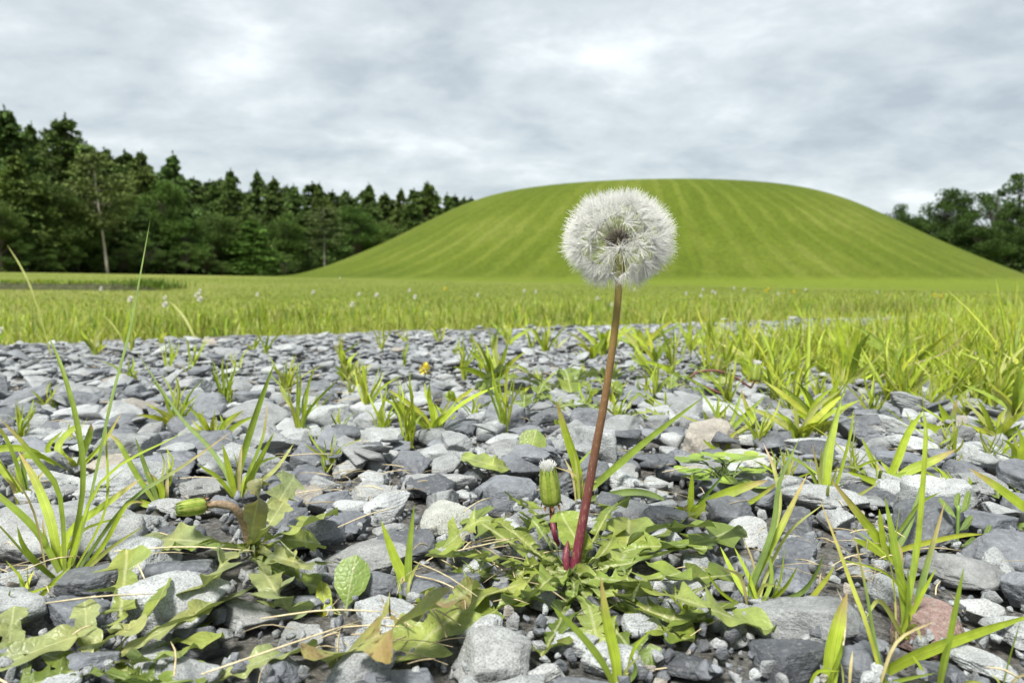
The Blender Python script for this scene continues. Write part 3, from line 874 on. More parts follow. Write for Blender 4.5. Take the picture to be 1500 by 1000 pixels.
def broadleaf(seed, style):
    """style 0 dense round crown, 1 open crown with tufts, 2 shrub down to the ground"""
    g = np.random.default_rng(seed)
    s_ = Soup(); tr = Soup()
    nclump = [52, 36, 34][style]
    th_, ph = g.uniform(0, 6.28, nclump), np.arccos(g.uniform(-0.75, 1, nclump))
    rad = g.uniform(0.45, 1.0, nclump)
    ext = [(0.27, 0.40, 0.56), (0.27, 0.42, 0.55), (0.40, 0.48, 0.50)][style]
    Cc = np.stack([ext[0] * rad * np.sin(ph) * np.cos(th_), ext[0] * rad * np.sin(ph) * np.sin(th_), ext[2] + ext[1] * rad * np.cos(ph)], -1)
    pts = np.array([[0, 0, -.02], [.01, 0, .2], [-.01, .01, .42], [0, 0, .8]])
    if style != 2:
        V, Q, T, U = tube(crom(pts, 9), np.linspace(.020, .006, 9), 7); tr.add(V, Q, T)
    for q in range(nclump):
        cr_ = g.uniform(.06, .12) * (0.72 if style == 1 else 1.0)
        nl = [300, 220, 330][style]
        P = norm(g.normal(size=(nl, 3))) * (cr_ * g.random((nl, 1)) ** .45) * [1.15, 1.15, .72] + Cc[q]
        P[:, 2] = np.maximum(P[:, 2], 0.012)
        D = norm(P - Cc[q] + g.normal(0, cr_ * .5, P.shape)); S = rand_side(D, g)
        V, T = kites(P, D, S, g.uniform(.010, .022, nl), .42, g)
        sh = (0.75 + .5 * g.random()) * np.exp(g.normal(0, .2, nl))
        s_.add(V, T=T, C=np.repeat(np.array([.060, .098, .024])[None] * sh[:, None], 4, 0))
        b0 = np.array([0, 0, max(.02, Cc[q, 2] * .55)])
        V, Q, T, U = tube(crom([b0, (b0 + Cc[q]) / 2 + [0, 0, .02], Cc[q]], 5), np.linspace(.007, .0015, 5), 5, False); tr.add(V, Q, T)
    return s_.mesh('broadleaf_crown', [M_BROAD], smooth=False), tr.mesh('broadleaf_trunk', [M_BARK])
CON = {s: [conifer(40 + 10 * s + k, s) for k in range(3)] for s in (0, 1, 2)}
BRD = {s: [broadleaf(80 + 10 * s + k, s) for k in range(3)] for s in (0, 1, 2)}
def tree(name, me, x, y, h, wide, label, cat, group=None, tint=(1, 1, 1), bark=(.10, .085, .07), lean=0.0):
    t = empty(name, (x, y, float(terrain(x, y)) - 0.05), random.uniform(0, 6.28))
    if lean: t.rotation_euler = (0, lean, 0)
    c = link('crown', me[0], t); k = link('trunk', me[1], t)
    c.scale = (h * wide, h * wide, h); k.scale = (h * min(wide, .75), h * min(wide, .75), h) if wide > 1.2 else c.scale
    c.color = (*tint, 1); k.color = (*bark, 1)
    return tag(t, label, cat, group)
def tree_px(name, me, px, ytop, dist, wide, *a, **kw):
    p = py_(px, ytop, dist); z0 = float(terrain(p[0], p[1])) - .05
    return tree(name, me, p[0], p[1], p[2] - z0, wide, *a, **kw)
def line_d(px): return 58 + (px / 650.0) ** 1.1 * 54       # the edge of the wood runs away to the right
WOOD = [  # px of the top, py of the top, extra distance, style, width, label
 (6, 160, 2, 1, 1.0, 'tall dark conifer whose crown is cut by the left picture edge'),
 (46, 184, 5, 0, 0.9, 'slim dark conifer between the two tallest conifers of the wood'),
 (95, 172, 1, 1, 1.0, 'tallest dark conifer with a pointed top over the whitish trunk'),
 (150, 224, -5, 2, 1.3, 'leaning tree with a bare whitish trunk at the front of the wood'),
 (208, 224, 3, 0, 1.15, 'dark spire-shaped conifer directly behind the tall grass stalk tip'),
 (253, 226, 4, 0, 1.05, 'dark conifer with ragged open tip right of the grass stalk tip'),
 (182, 240, 6, 1, 1.0, None), (284, 262, 5, 1, 1.0, None), (312, 268, 8, 0, 1.0, None),
 (338, 250, 6, 1, 0.9, 'rounded dark conifer topping the middle of the wood'),
 (376, 252, 8, 0, 0.9, 'narrow pointed conifer right of the rounded one mid-wood'),
 (400, 262, 4, 1, 1.0, None), (430, 272, 9, 1, 1.0, None), (468, 270, 6, 0, 1.0, None),
 (474, 300, -6, 2, 1.25, 'lighter pine with thin bare trunk near the foot of the mound'),
 (505, 279, 8, 0, 0.95, None), (540, 271, 6, 0, 1.0, 'pointed conifer standing above the middle of the mound slope'),
 (563, 284, 10, 1, 1.0, None), (587, 277, 8, 0, 0.95, None),
 (626, 269, 6, 1, 1.05, 'broad dark conifer near the right end of the wood'),
 (655, 285, 10, 0, 1.0, None), (681, 289, 14, 0, 0.9, 'last conifer tip peeping over the mound shoulder'),
 (-40, 170, 3, 1, 1.0, None), (25, 225, -2, 0, 1.3, None), (70, 250, -2, 1, 1.2, None), (122, 212, 3, 0, 1.1, None),
 (232, 262, -1, 1, 1.1, None), (160, 280, 1, 1, 1.2, None), (310, 295, -2, 1, 1.2, None), (360, 300, -3, 0, 1.25, None),
 (415, 305, -3, 1, 1.2, None), (448, 300, 0, 0, 1.2, None), (520, 300, 2, 1, 1.1, None), (605, 295, 3, 1, 1.1, None),
 (268, 300, -3, 0, 1.3, None), (205, 300, -2, 0, 1.3, None), (110, 290, -1, 0, 1.3, None), (40, 300, -3, 1, 1.2, None), (-5, 290, -3, 1, 1.2, None),
 (490, 320, 0, 1, 1.1, None), (560, 310, 3, 0, 1.1, None), (640, 300, 6, 0, 1.0, None), (385, 320, -1, 0, 1.2, None), (335, 330, -2, 0, 1.2, None),
]
ORD = 'first second third fourth fifth sixth seventh eighth ninth tenth eleventh twelfth thirteenth fourteenth fifteenth sixteenth seventeenth eighteenth nineteenth twentieth twenty-first twenty-second twenty-third'.split()
SKY_ORDER = sorted(range(22), key=lambda q_: WOOD[q_][0]); LOW_ORDER = sorted(range(22, len(WOOD)), key=lambda q_: WOOD[q_][0])
for q, (px, yt, dd, st, w, lab) in enumerate(WOOD):
    if lab is None:
        lab = ('dark conifer, %s from the left along the skyline of the wood' % ORD[SKY_ORDER.index(q)]) if q < 22 else ('lower dark conifer, %s from the left in the front rank of the wood' % ORD[LOW_ORDER.index(q)])
    tint = np.array([1, 1, 1]) * random.uniform(0.8, 1.2) * np.array([random.uniform(.88, 1.12), 1, random.uniform(.85, 1.1)])
    white = lab.startswith('leaning')
    if q >= 22 and q % 2 == 0:
        lab = lab.replace('lower dark conifer', 'lower rounded tree')
        tree_px('broadleaf_tree', BRD[0][q % 3], px, yt, line_d(max(px, 0)) + dd * 1.4, w * .95, lab, 'tree', 'leafy trees of the wood edge', tint=tuple(tint * [1.25, 1.3, 1.1]), bark=(.12, .10, .08))
        continue
    if st == 2: tint = tint * np.array([1.15, 1.15, 1.1])
    tree_px('conifer_tree' if st != 2 else 'pine_tree', CON[st][q % 3], px, yt, line_d(max(px, 0)) + dd * 1.4, w,
            lab or 'dark green conifer merging with its neighbours in the wood', 'tree', 'conifers of the wood beyond the lawn',
            tint=tuple(tint), bark=(.42, .38, .33) if white else ((.26, .24, .21) if st == 2 else (.09, .075, .06)), lean=R(-5) if white else 0)
for q, px in enumerate(range(-60, 720, 30)):       # the ranks behind close the gaps
    yt = np.interp(px, [-60, 90, 200, 300, 450, 700], [186, 196, 238, 266, 277, 289]) + random.uniform(-8, 12)
    tree_px('conifer_tree', CON[1][q % 3], px + random.uniform(-8, 8), yt, line_d(max(px, 0)) + 22, 1.35, 'dark conifer in the inner ranks of the wood', 'tree', 'inner ranks of the wood', tint=(.7, .72, .7))
ug = Soup(); g = np.random.default_rng(77)
for q in range(280):
    px = g.uniform(-120, 720); dd = line_d(max(px, 0)) + g.choice([6, 14, 20]) + g.uniform(-2, 2)
    if q > 200: px = g.uniform(1380, 1620); dd = g.uniform(86, 110)
    p = py_(px, 400, dd); z0 = float(terrain(p[0], p[1])); n_ = 90
    rw, rh = g.uniform(1.2, 2.6), g.uniform(0.9, 2.6)
    if q > 200: rh *= 1.9
    P = np.array([p[0], p[1], z0 + rh * .4]) + g.normal(size=(n_, 3)) * [rw * .5, rw * .5, rh * .4]
    P[:, 2] = np.maximum(P[:, 2], z0)
    D = norm(g.normal(size=(n_, 3))); V, T = kites(P, D, rand_side(D, g), g.uniform(.3, .65, n_), .42, g)
    ug.add(V, T=T, C=np.array([.05, .08, .02]) * g.uniform(.6, 1.1))
uo = tag(link('undergrowth', ug.mesh('undergrowth', [M_BROAD], smooth=False)), 'dark undergrowth beneath the trees of the wood', 'undergrowth', kind='stuff')
SHRUBS = [(60, 358, -6, 1.3, 'small light bush left of the pale green bush'), (150, 372, -6, 1.6, 'low bush at the foot of the whitish trunk'), (300, 360, -6, 1.2, 'light green bush left of the short bright conifer'), (415, 362, -7, 1.3, 'light bush right of the short bright conifer'), (90, 345, -5, 1.2, 'pale green bush at the wood edge left of the whitish trunk'), (178, 352, -4, 1.0, 'small bush right of the whitish trunk'),
 (212, 338, -5, 1.0, 'upright bush just left of the tall grass stalk'), (272, 352, -6, 1.25, 'rounded light green bush in the middle of the wood edge'),
 (325, 383, -7, 2.6, 'low yellowish bush at the foot of the wood'), (240, 365, -4, 1.2, 'small dark bush right of the tall grass stalk'),
 (20, 340, -5, 1.3, 'wide dark bush near the left picture edge'), (455, 380, -6, 2.0, 'low bush where the mound meets the wood')]
for q, (px, yt, dd, w, lab) in enumerate(SHRUBS):
    tree_px('shrub', BRD[2][q % 3], px, yt, line_d(px) + dd, w, lab, 'bush', 'bushes along the wood edge', tint=(1.5, 1.5, 1.4) if q in (0, 2, 3, 4, 7, 8) else (1.2, 1.25, 1.1), bark=(.08, .07, .05))
tree_px('conifer_tree', CON[1][2], 368, 322, line_d(368) - 7, 1.6, 'short bushy bright green conifer in front of the wood', 'tree', 'conifers of the wood beyond the lawn', tint=(1.05, 1.3, .9))
RIGHT = [(1318, 292, 0, 1.0, 'low dark tree just showing over the mound right slope'), (1345, 298, 0, 1.1, 'small round tree second along the mound right slope'),
 (1384, 273, 0, 1.0, 'dense dark rounded tree rising behind the mound right slope'), (1412, 288, 1, 0.9, 'thin tree with open crown right of the dense rounded tree'),
 (1462, 257, 1, 0.95, 'tall tree with open tufted crown near the right edge'), (1497, 250, 1, 1.0, 'tall open-crowned tree cut by the right picture edge'),
 (1440, 305, 0, 1.3, 'broad dark tree below the tall tufted crown'), (1482, 315, 0, 1.3, 'dark leafy tree at the lower right end of the mound'),
 (1515, 335, 0, 1.6, 'low broad tree where the mound foot meets the right edge'), (1545, 280, 0, 1.2, 'dark tree at the very right picture edge behind the mound foot'), (1405, 320, 0, 1.3, 'dark rounded tree close behind the mound slope, below the dense tree')]
for q, (px, yt, st, w, lab) in enumerate(RIGHT):
    tree_px('broadleaf_tree', BRD[st][q % 3], px, yt, 98 + (q % 3) * 5 - (12 if yt > 300 else 0), w, lab, 'tree', 'trees behind the mound', tint=(.72, .82, .62), bark=(.07, .06, .05))

# ------------------------------------------------------------------ hand-placed grass tufts
def blade_mesh(pts, w, col, facing=None, seg=12, fold=0.35, tipw=0.04, basew=0.6, tipcol=None, g=random):
    P = crom(pts, seg + 1)
    T = norm(np.gradient(P, axis=0))
    if facing is None:
        a = g.uniform(-0.9, 0.9); facing = np.array([math.sin(a), -math.cos(a), 0.25])
    S = norm(np.cross(T, np.broadcast_to(facing, T.shape)))
    Nn = norm(np.cross(S, T))
    t = np.linspace(0, 1, seg + 1)
    ww = w * np.interp(t, [0, .18, .45, .75, .92, 1], [basew, .85, 1, .72, .32, tipw]) / 2
    L = P - S * ww[:, None]; Rr = P + S * ww[:, None]; C = P - Nn * (ww * fold)[:, None]
    V = np.stack([L, C, Rr], 1).reshape(-1, 3)
    Q = []
    for k in range(seg):
        a = 3 * k
        Q += [[a, a + 1, a + 4, a + 3], [a + 1, a + 2, a + 5, a + 4]]
    c0 = np.asarray(col); f = np.interp(t, [0, .22, 1], [.35, 0, 0])[:, None]
    cc = c0[None] * (1 - f) + PALE * f
    if tipcol is not None:
        f = np.interp(t, [.62, .95], [0, 1])[:, None]; cc = cc * (1 - f) + np.asarray(tipcol) * f
    U = np.stack([np.tile([0, .5, 1.0], seg + 1), np.repeat(t, 3)], -1)
    return V, np.array(Q), np.repeat(cc, 3, 0), U
def blade_obj(parent, loc, V, Q, C, U, name='blade', mat=None):
    return link(name, mesh_np(name, V - np.asarray(loc), Q, [mat or M_BLADE], C, U), parent)
COLS = dict(b=BRIGHT * 1.05, m=MID * 1.15, d=DEEP * 1.3, p=PALE * .95, y=YEL, g=np.array([.17, .25, .06]), s=np.array([.42, .38, .2]))
def hero_tuft(label, base, blades, group=None, name='grass_tuft', cat='grass tuft'):
    """base px; blades: (points after the base in px, width px, tint key, depth change)"""
    B = pz(base[0], base[1], 0.0)
    t = tag(empty(name, tuple(B)), label, cat, group)
    for (pts, w, ck, dy) in blades:
        bx_ = base[0] + random.uniform(-6, 6); by_ = base[1] + random.uniform(-3, 3)
        px = [(bx_, by_)] + list(pts)
        n_ = len(px)
        D = [B[1] + dy * (q / (n_ - 1)) ** 1.2 for q in range(n_)]
        P = [py_(a, b, d_) for (a, b), d_ in zip(px, D)]
        P[0][2] = max(P[0][2], -0.004)
        col = COLS[ck] * np.exp(np.array([random.gauss(0, .08)] * 3))
        tipc = (.30, .12, .06) if ck == 'r' else None
        V, Q, C, U = blade_mesh(P, w * .78 / F * B[1], col, tipcol=(.40, .30, .12) if random.random() < .3 else None)
        blade_obj(t, B, V, Q, C, U)
    hp = max(abs(p[1] - base[1]) for b_ in blades for p in b_[0])
    for _ in range(5 if len(blades) > 3 else 2):
        a = random.uniform(0, 6.28); L = hp * random.uniform(.25, .6) / F * B[1]; le = random.uniform(.2, 1.0)
        dx = np.array([math.cos(a), math.sin(a), 0]); o_ = np.array([random.gauss(0, .003), random.gauss(0, .003), 0])
        V, Q, C, U = blade_mesh([B + o_, B + o_ + dx * L * .25 * le + [0, 0, L * .5], B + o_ + dx * L * .8 * le + [0, 0, L * (1 - .4 * le)]], random.uniform(3, 6.5) / F * B[1], random.choice([BRIGHT, MID, PALE, DRY]), seg=8)
        blade_obj(t, B, V, Q, C, U)
    return t
hero_tuft('tall grass tuft at lower left with two very long upright blades', (95, 858), [
 ([(121, 720), (115, 629), (91, 539), (69, 488)], 11, 'm', .03), ([(131, 736), (157, 613), (171, 555), (190, 485), (206, 400), (220, 322)], 10, 'g', .05),
 ([(88, 728), (56, 677), (29, 643), (0, 613)], 12, 'm', .0), ([(76, 770), (53, 707), (27, 661)], 19, 'b', .03), ([(45, 820), (0, 772), (-40, 740)], 17, 'b', -.02),
 ([(54, 778), (0, 727), (-30, 705)], 13, 'm', .0), ([(99, 784), (162, 733), (207, 700)], 16, 'b', .02), ([(120, 826), (187, 736), (267, 683), (339, 632)], 10, 'g', .04),
 ([(150, 760), (158, 700), (155, 640), (158, 585)], 7, 'b', .02), ([(70, 800), (62, 760)], 8, 'm', .01), ([(150, 800), (185, 740), (215, 735)], 9, 'b', .01),
 ([(60, 830), (35, 800), (25, 770)], 10, 'm', -.02), ([(130, 830), (165, 800), (210, 770)], 8, 'p', -.01), ([(110, 800), (120, 760)], 10, 'b', 0)])
hero_tuft('grass tuft cut by the left edge with broad arching blades', (40, 735), [
 ([(28, 690), (8, 640), (-20, 610)], 14, 'm', .0), ([(25, 675), (60, 668), (102, 690)], 17, 'b', .02), ([(-10, 665), (40, 658), (82, 682)], 15, 'b', .02), ([(36, 700), (30, 660)], 13, 'g', 0), ([(10, 690), (-20, 655)], 14, 'b', -.02)])
hero_tuft('broad-bladed grass sprouting behind the tall lower left tuft', (110, 690), [
 ([(85, 655), (118, 615)], 17, 'b', .02), ([(70, 660), (92, 630)], 10, 'b', .0), ([(150, 650), (178, 604)], 14, 'b', .01), ([(140, 690), (185, 672)], 13, 'b', .0), ([(130, 640), (134, 620)], 12, 'm', .0)])
hero_tuft('grass tuft with upright blades behind the nodding bud', (346, 728), [
 ([(357, 664), (379, 595), (402, 532)], 15, 'm', .03), ([(373, 688), (402, 632)], 13, 'b', .02), ([(330, 690), (302, 650), (264, 610), (200, 515)], 9, 'g', .04),
 ([(365, 690), (385, 640), (392, 590)], 8, 'm', .02), ([(336, 690), (326, 650)], 12, 'b', 0), ([(400, 690), (430, 650)], 9, 'p', .02), ([(320, 700), (290, 680)], 9, 'b', -.01)])
hero_tuft('grass with one wide folded blade left of the grass behind the bud', (232, 742), [
 ([(215, 690), (198, 640)], 15, 'g', .0), ([(200, 695), (175, 650), (158, 634)], 11, 'm', .01), ([(205, 735), (165, 712)], 13, 'b', .0), ([(236, 715), (215, 690)], 12, 'b', .0)])
hero_tuft('pair of broad upright grass blades between two dark stones', (596, 884), [
 ([(592, 850), (577, 814), (558, 762)], 22, 'b', .01), ([(598, 840), (600, 799), (607, 738)], 15, 'm', .01), ([(612, 878), (622, 890)], 9, 'b', -.02), ([(620, 868), (640, 858)], 9, 'b', -.01)])
hero_tuft('two bright blades rising at the bottom in front of the dandelion leaves', (908, 1012), [
 ([(902, 966), (888, 904), (880, 845)], 31, 'b', .01), ([(882, 969), (847, 925), (806, 885)], 17, 'm', .0), ([(930, 985), (925, 960)], 11, 'g', 0)])
hero_tuft('wide grass blade and long slanting blade beside the dandelion stem', (848, 735), [
 ([(846, 690), (828, 632), (815, 586)], 22, 'b', .0), ([(896, 689), (952, 641), (1031, 581)], 15, 'm', .05), ([(842, 690), (870, 655)], 9, 'm', .02), ([(930, 720), (985, 735)], 14, 'g', -.01)])
hero_tuft('tuft of straight upright blades beside the reddish stone', (1322, 934), [
 ([(1324, 880), (1309, 790), (1296, 728)], 16, 'm', .01), ([(1330, 880), (1345, 790), (1356, 640), (1352, 600)], 12, 'b', .03), ([(1336, 904), (1360, 820), (1384, 735)], 16, 'g', .02),
 ([(1320, 880), (1312, 800), (1318, 740)], 10, 'b', .02), ([(1345, 880), (1371, 832)], 10, 'b', .0), ([(1330, 895), (1330, 830)], 14, 'm', .0), ([(1290, 880), (1268, 905)], 9, 'p', -.01), ([(1340, 915), (1350, 938)], 7, 'p', -.02), ([(1334, 860), (1340, 790)], 11, 'm', .01)])
hero_tuft('large grass tuft at the right end of the dandelion leaves', (1110, 892), [
 ([(1100, 860), (1144, 772), (1182, 695)], 18, 'b', .02), ([(1098, 870), (1132, 775), (1142, 706), (1172, 640)], 12, 'g', .02), ([(1120, 850), (1155, 780), (1210, 735)], 7, 'p', .03),
 ([(1150, 860), (1169, 828)], 12, 'b', .0), ([(1170, 870), (1195, 840), (1207, 810)], 12, 'g', .0), ([(1170, 890), (1205, 855), (1223, 828)], 11, 'y', .0), ([(1080, 850), (1055, 800)], 12, 'b', .02),
 ([(1095, 840), (1075, 800)], 8, 'b', .01), ([(1130, 850), (1125, 800)], 9, 'm', .01), ([(1130, 880), (1180, 905), (1210, 945)], 8, 'p', -.02), ([(1140, 860), (1150, 800)], 8, 'b', .0), ([(1060, 870), (1030, 830)], 7, 'b', .0)])
hero_tuft('single broad upright blade with pale streaks at the lower right', (1212, 1014), [([(1218, 970), (1228, 915), (1241, 868)], 34, 'b', .01), ([(1230, 960), (1236, 930)], 9, 'm', 0)])
hero_tuft('very wide bright blade sweeping across the lower right corner', (1248, 1012), [([(1330, 966), (1420, 931), (1520, 898)], 26, 'b', .03), ([(1300, 1000), (1370, 985)], 10, 'm', 0)])
hero_tuft('thin dark blade standing in the lower right corner', (1372, 1012), [([(1396, 910), (1412, 830)], 11, 'm', .0), ([(1382, 960), (1392, 940)], 9, 'm', 0)])
hero_tuft('thin blade close to the lower right picture corner', (1468, 1010), [([(1480, 960), (1496, 905)], 10, 'm', .0)])
hero_tuft('slender reddish grass stalk leaning over the dark slate', (1296, 1010), [([(1270, 916), (1252, 868), (1228, 802), (1200, 728)], 9, 'y', .03), ([(1282, 940), (1268, 860), (1248, 770)], 12, 'g', .02)])
hero_tuft('broad-leaved grass left of the reddish stone with red stem base', (1298, 820), [
 ([(1290, 795), (1262, 758), (1216, 700)], 20, 'b', .01), ([(1285, 805), (1248, 788)], 20, 'b', -.01), ([(1310, 790), (1345, 740), (1378, 720)], 9, 'm', .02), ([(1315, 800), (1335, 760), (1352, 700)], 13, 'g', .02), ([(1320, 805), (1400, 785), (1440, 782)], 11, 'y', .01), ([(1292, 780), (1288, 745)], 11, 'b', 0)])
hero_tuft('broad grass blade with a red tip entering from the right edge', (1520, 760), [([(1500, 742), (1460, 712), (1420, 686)], 20, 'b', .0), ([(1490, 770), (1462, 745)], 13, 'g', 0)])
hero_tuft('spreading broad-leaved grass with one long diagonal blade at right', (1300, 712), [
 ([(1312, 680), (1330, 635), (1352, 602)], 19, 'b', .02), ([(1330, 690), (1365, 675), (1400, 658)], 19, 'b', .0), ([(1310, 700), (1350, 690)], 16, 'm', .0), ([(1315, 712), (1335, 704)], 15, 'b', -.01), ([(1285, 690), (1262, 640)], 13, 'b', .02), ([(1280, 705), (1240, 690)], 13, 'b', 0), ([(1302, 745), (1310, 760)], 11, 'p', -.02)])
hero_tuft('broad-leaved grass with a dark curved blade under the right thicket', (1402, 642), [
 ([(1390, 620), (1375, 590)], 17, 'b', .0), ([(1375, 630), (1345, 618)], 17, 'b', .0), ([(1395, 620), (1402, 585)], 13, 'g', .0), ([(1415, 635), (1427, 625)], 15, 'b', .0), ([(1380, 615), (1340, 590)], 15, 'b', .02)])
hero_tuft('grass tuft with a long broad yellow-tipped blade by the trefoil', (1006, 760), [
 ([(1040, 735), (1085, 715), (1125, 703)], 22, 'b', .0), ([(1012, 730), (1014, 690)], 13, 'b', .0), ([(1030, 730), (1060, 695)], 9, 'd', .01), ([(995, 745), (990, 760)], 12, 'b', -.01), ([(1090, 740), (1155, 695)], 11, 'b', .02)])
hero_tuft('airy upright grass tuft between the trefoil and the right thicket', (1210, 745), [
 ([(1213, 690), (1220, 640), (1232, 590)], 13, 'b', .02), ([(1205, 700), (1212, 650), (1240, 560)], 9, 'm', .03), ([(1218, 710), (1228, 680)], 9, 'b', .0), ([(1200, 700), (1190, 650)], 6, 'p', .0), ([(1240, 735), (1290, 705)], 8, 'p', -.01), ([(1222, 720), (1245, 640), (1250, 600)], 8, 'b', .02)])
hero_tuft('fan of thin dark green blades right of the long slanting blade', (1058, 648), [
 ([(1075, 610), (1088, 570)], 8, 'm', .02), ([(1050, 610), (1035, 585), (1018, 560)], 7, 'm', .02), ([(1085, 615), (1120, 580)], 10, 'm', .02), ([(1038, 620), (1030, 600)], 9, 'b', .0), ([(1100, 620), (1095, 600), (1085, 570)], 12, 'b', .01), ([(1050, 625), (1052, 580)], 6, 'm', .01), ([(1085, 630), (1110, 610)], 6, 'p', 0)])

# ------------------------------------------------------------------ ordinary tufts: bases in px with size in px
def auto_tuft(px, py, hpx, label, group, wide=False, nb_=None, parts=True, lean=1.0):
    B = pz(px, py, 0.0); s = B[1] / F
    t = tag(empty('grass_tuft', tuple(B)), label, 'grass tuft', group)
    nb_ = nb_ or random.randint(11, 17)
    so_ = Soup()
    for k in range(nb_):
        a = random.uniform(0, 6.28); h = hpx * 1.35 * s * random.uniform(.45, 1.12)
        le = abs(random.gauss(.55 if wide else .32, .28)) * lean
        L = []
        for q, u in enumerate((0, .35, .7, 1)):
            r = h * le * (u ** 1.5) * 1.1; z = h * (u - .28 * le * u * u)
            L.append(B + np.array([math.cos(a) * r, math.sin(a) * r, z]) + np.array([random.gauss(0, .0015), random.gauss(0, .0015), 0]))
        w = (random.uniform(7, 11) if wide else random.uniform(2.8, 5.2)) * s * (0.6 + hpx / 220)
        col = (BRIGHT, BRIGHT, MID * 1.1, PALE, YEL)[random.randrange(5)] * math.exp(random.gauss(0, .1))
        V, Q, C, U = blade_mesh(L, w, col, seg=7)
        if parts: blade_obj(t, B, V, Q, C, U)
        else: so_.add(V - B, Q, C=C, U=U)
    if not parts: link('blades', so_.mesh('blades', [M_BLADE]), t)
    return t
T_LAB = [
 (600, 656, 88, 0, 'upright grass tuft just above the pale rounded stones'), (634, 645, 70, 1, 'broad-bladed grass tuft with slanting leaves near the path middle'),
 (440, 642, 82, 0, 'fine upright tuft left of the middle with several thin blades'), (537, 612, 62, 0, 'small dense tuft in the middle distance left of centre'),
 (740, 636, 100, 0, 'loose tuft with thin crossing blades above the round leaf'), (728, 572, 66, 1, 'broad-bladed tuft left of the dark rosette'),
 (262, 630, 60, 0, 'thin sparse tuft standing alone on bare stones at left'), (74, 606, 36, 0, 'tiny tuft alone near the left edge of the stones'),
 (884, 522, 46, 1, 'tuft touching the dandelion stem at mid height'), (505, 560, 40, 1, 'small reddish tuft in the far middle gravel'),
 (330, 600, 55, 0, 'thin tuft at left with long fine blades'), (310, 660, 60, 1, 'broad low tuft right of the bare left stones'),
 (800, 520, 48, 0, 'thin wispy tuft left of the dandelion stem'), (680, 560, 60, 0, 'wispy upright tuft near the yellow flower'),
 (560, 640, 55, 0, 'small tuft beside the dark flat stones'), (1172, 650, 70, 1, 'bright broad tuft left of the airy grass'),
 (1140, 585, 90, 0, 'upright tuft at the near edge of the right thicket'), (1330, 560, 80, 1, 'broad tuft in front of the right thicket'),
 (1460, 650, 60, 1, 'broad tuft at the right edge beside pale stones'), (1440, 600, 90, 0, 'tall tuft near the right edge of the thicket'),
 (480, 690, 50, 0, 'small sprig of grass above the layered slate'), (985, 545, 60, 0, 'bright tuft right of the dandelion stem'),
 (1240, 575, 85, 1, 'leafy tuft where thicket and bare stones meet'), (690, 870, 40, 0, 'short sprig among the dandelion leaves'),
 (1000, 905, 45, 0, 'thin sprig in the dandelion rosette at right'), (1495, 700, 60, 1, 'wide-bladed tuft at the right picture edge'),
 (1065, 600, 70, 0, 'thin tuft beside the long slanting blade tip'), (1110, 660, 60, 0, 'thin tuft above the trefoil plant'), (1160, 615, 75, 0, 'fine tuft left of the leafy tuft by the thicket'),
 (1200, 640, 70, 1, 'broad tuft just behind the airy upright grass'), (1275, 620, 75, 0, 'fine tuft in front of the thicket near pale stones'), (1300, 590, 80, 0, 'dense fine tuft at the foot of the thicket'),
 (1360, 610, 70, 0, 'fine tuft behind the dark curved blade'), (1395, 690, 55, 0, 'thin tuft on the large dark flat stone'), (1450, 690, 60, 0, 'thin tuft left of the wide-bladed edge tuft'), (1250, 700, 65, 0, 'thin tuft between airy grass and diagonal blade'),
 (1490, 620, 80, 1, 'broad tuft at the right edge below the thicket'), (1150, 720, 50, 0, 'thin tuft right of the trefoil plant'), (960, 590, 45, 0, 'thin tuft between the two dark rosettes'), (1040, 520, 60, 0, 'bright fine tuft behind the arched red stem'),
 (1090, 540, 70, 0, 'bright fine tuft just right of the arched red stem'), (940, 520, 45, 1, 'low broad tuft right of the dandelion stem on gravel'), (30, 650, 50, 0, 'thin tuft behind the arching blades at the left edge'), (420, 580, 45, 0, 'thin far tuft left of the middle of the gravel'),
 (1480, 560, 110, 0, 'tall bright tuft high on the right picture edge'), (30, 905, 60, 1, 'grass sprig at the lower left behind pale leaves'),
]
for (px, py, h, w, lab) in T_LAB:
    auto_tuft(px, py, h, lab, 'grass tufts among the stones', bool(w), parts=True)
g = np.random.default_rng(23)
# smaller tufts scattered over the gravel
cnt = 0
while cnt < 120:
    y = g.uniform(.36, 1.5); x = (g.uniform(-.75, .62) if cnt % 2 else g.uniform(-.1, .66)) * y
    if y > edge_y(x) - .05: continue
    px = 750 + F * x / y; pyy = 412 + F * CAM_H / y
    if 560 < px < 720 and pyy > 640: continue
    auto_tuft(px, pyy, g.uniform(18, 52) * (0.6 / y) ** .3, 'small sparse grass sprig growing alone between the stones', 'small grass sprigs in the gravel', g.random() < .25, int(g.integers(4, 9)), False)
    cnt += 1
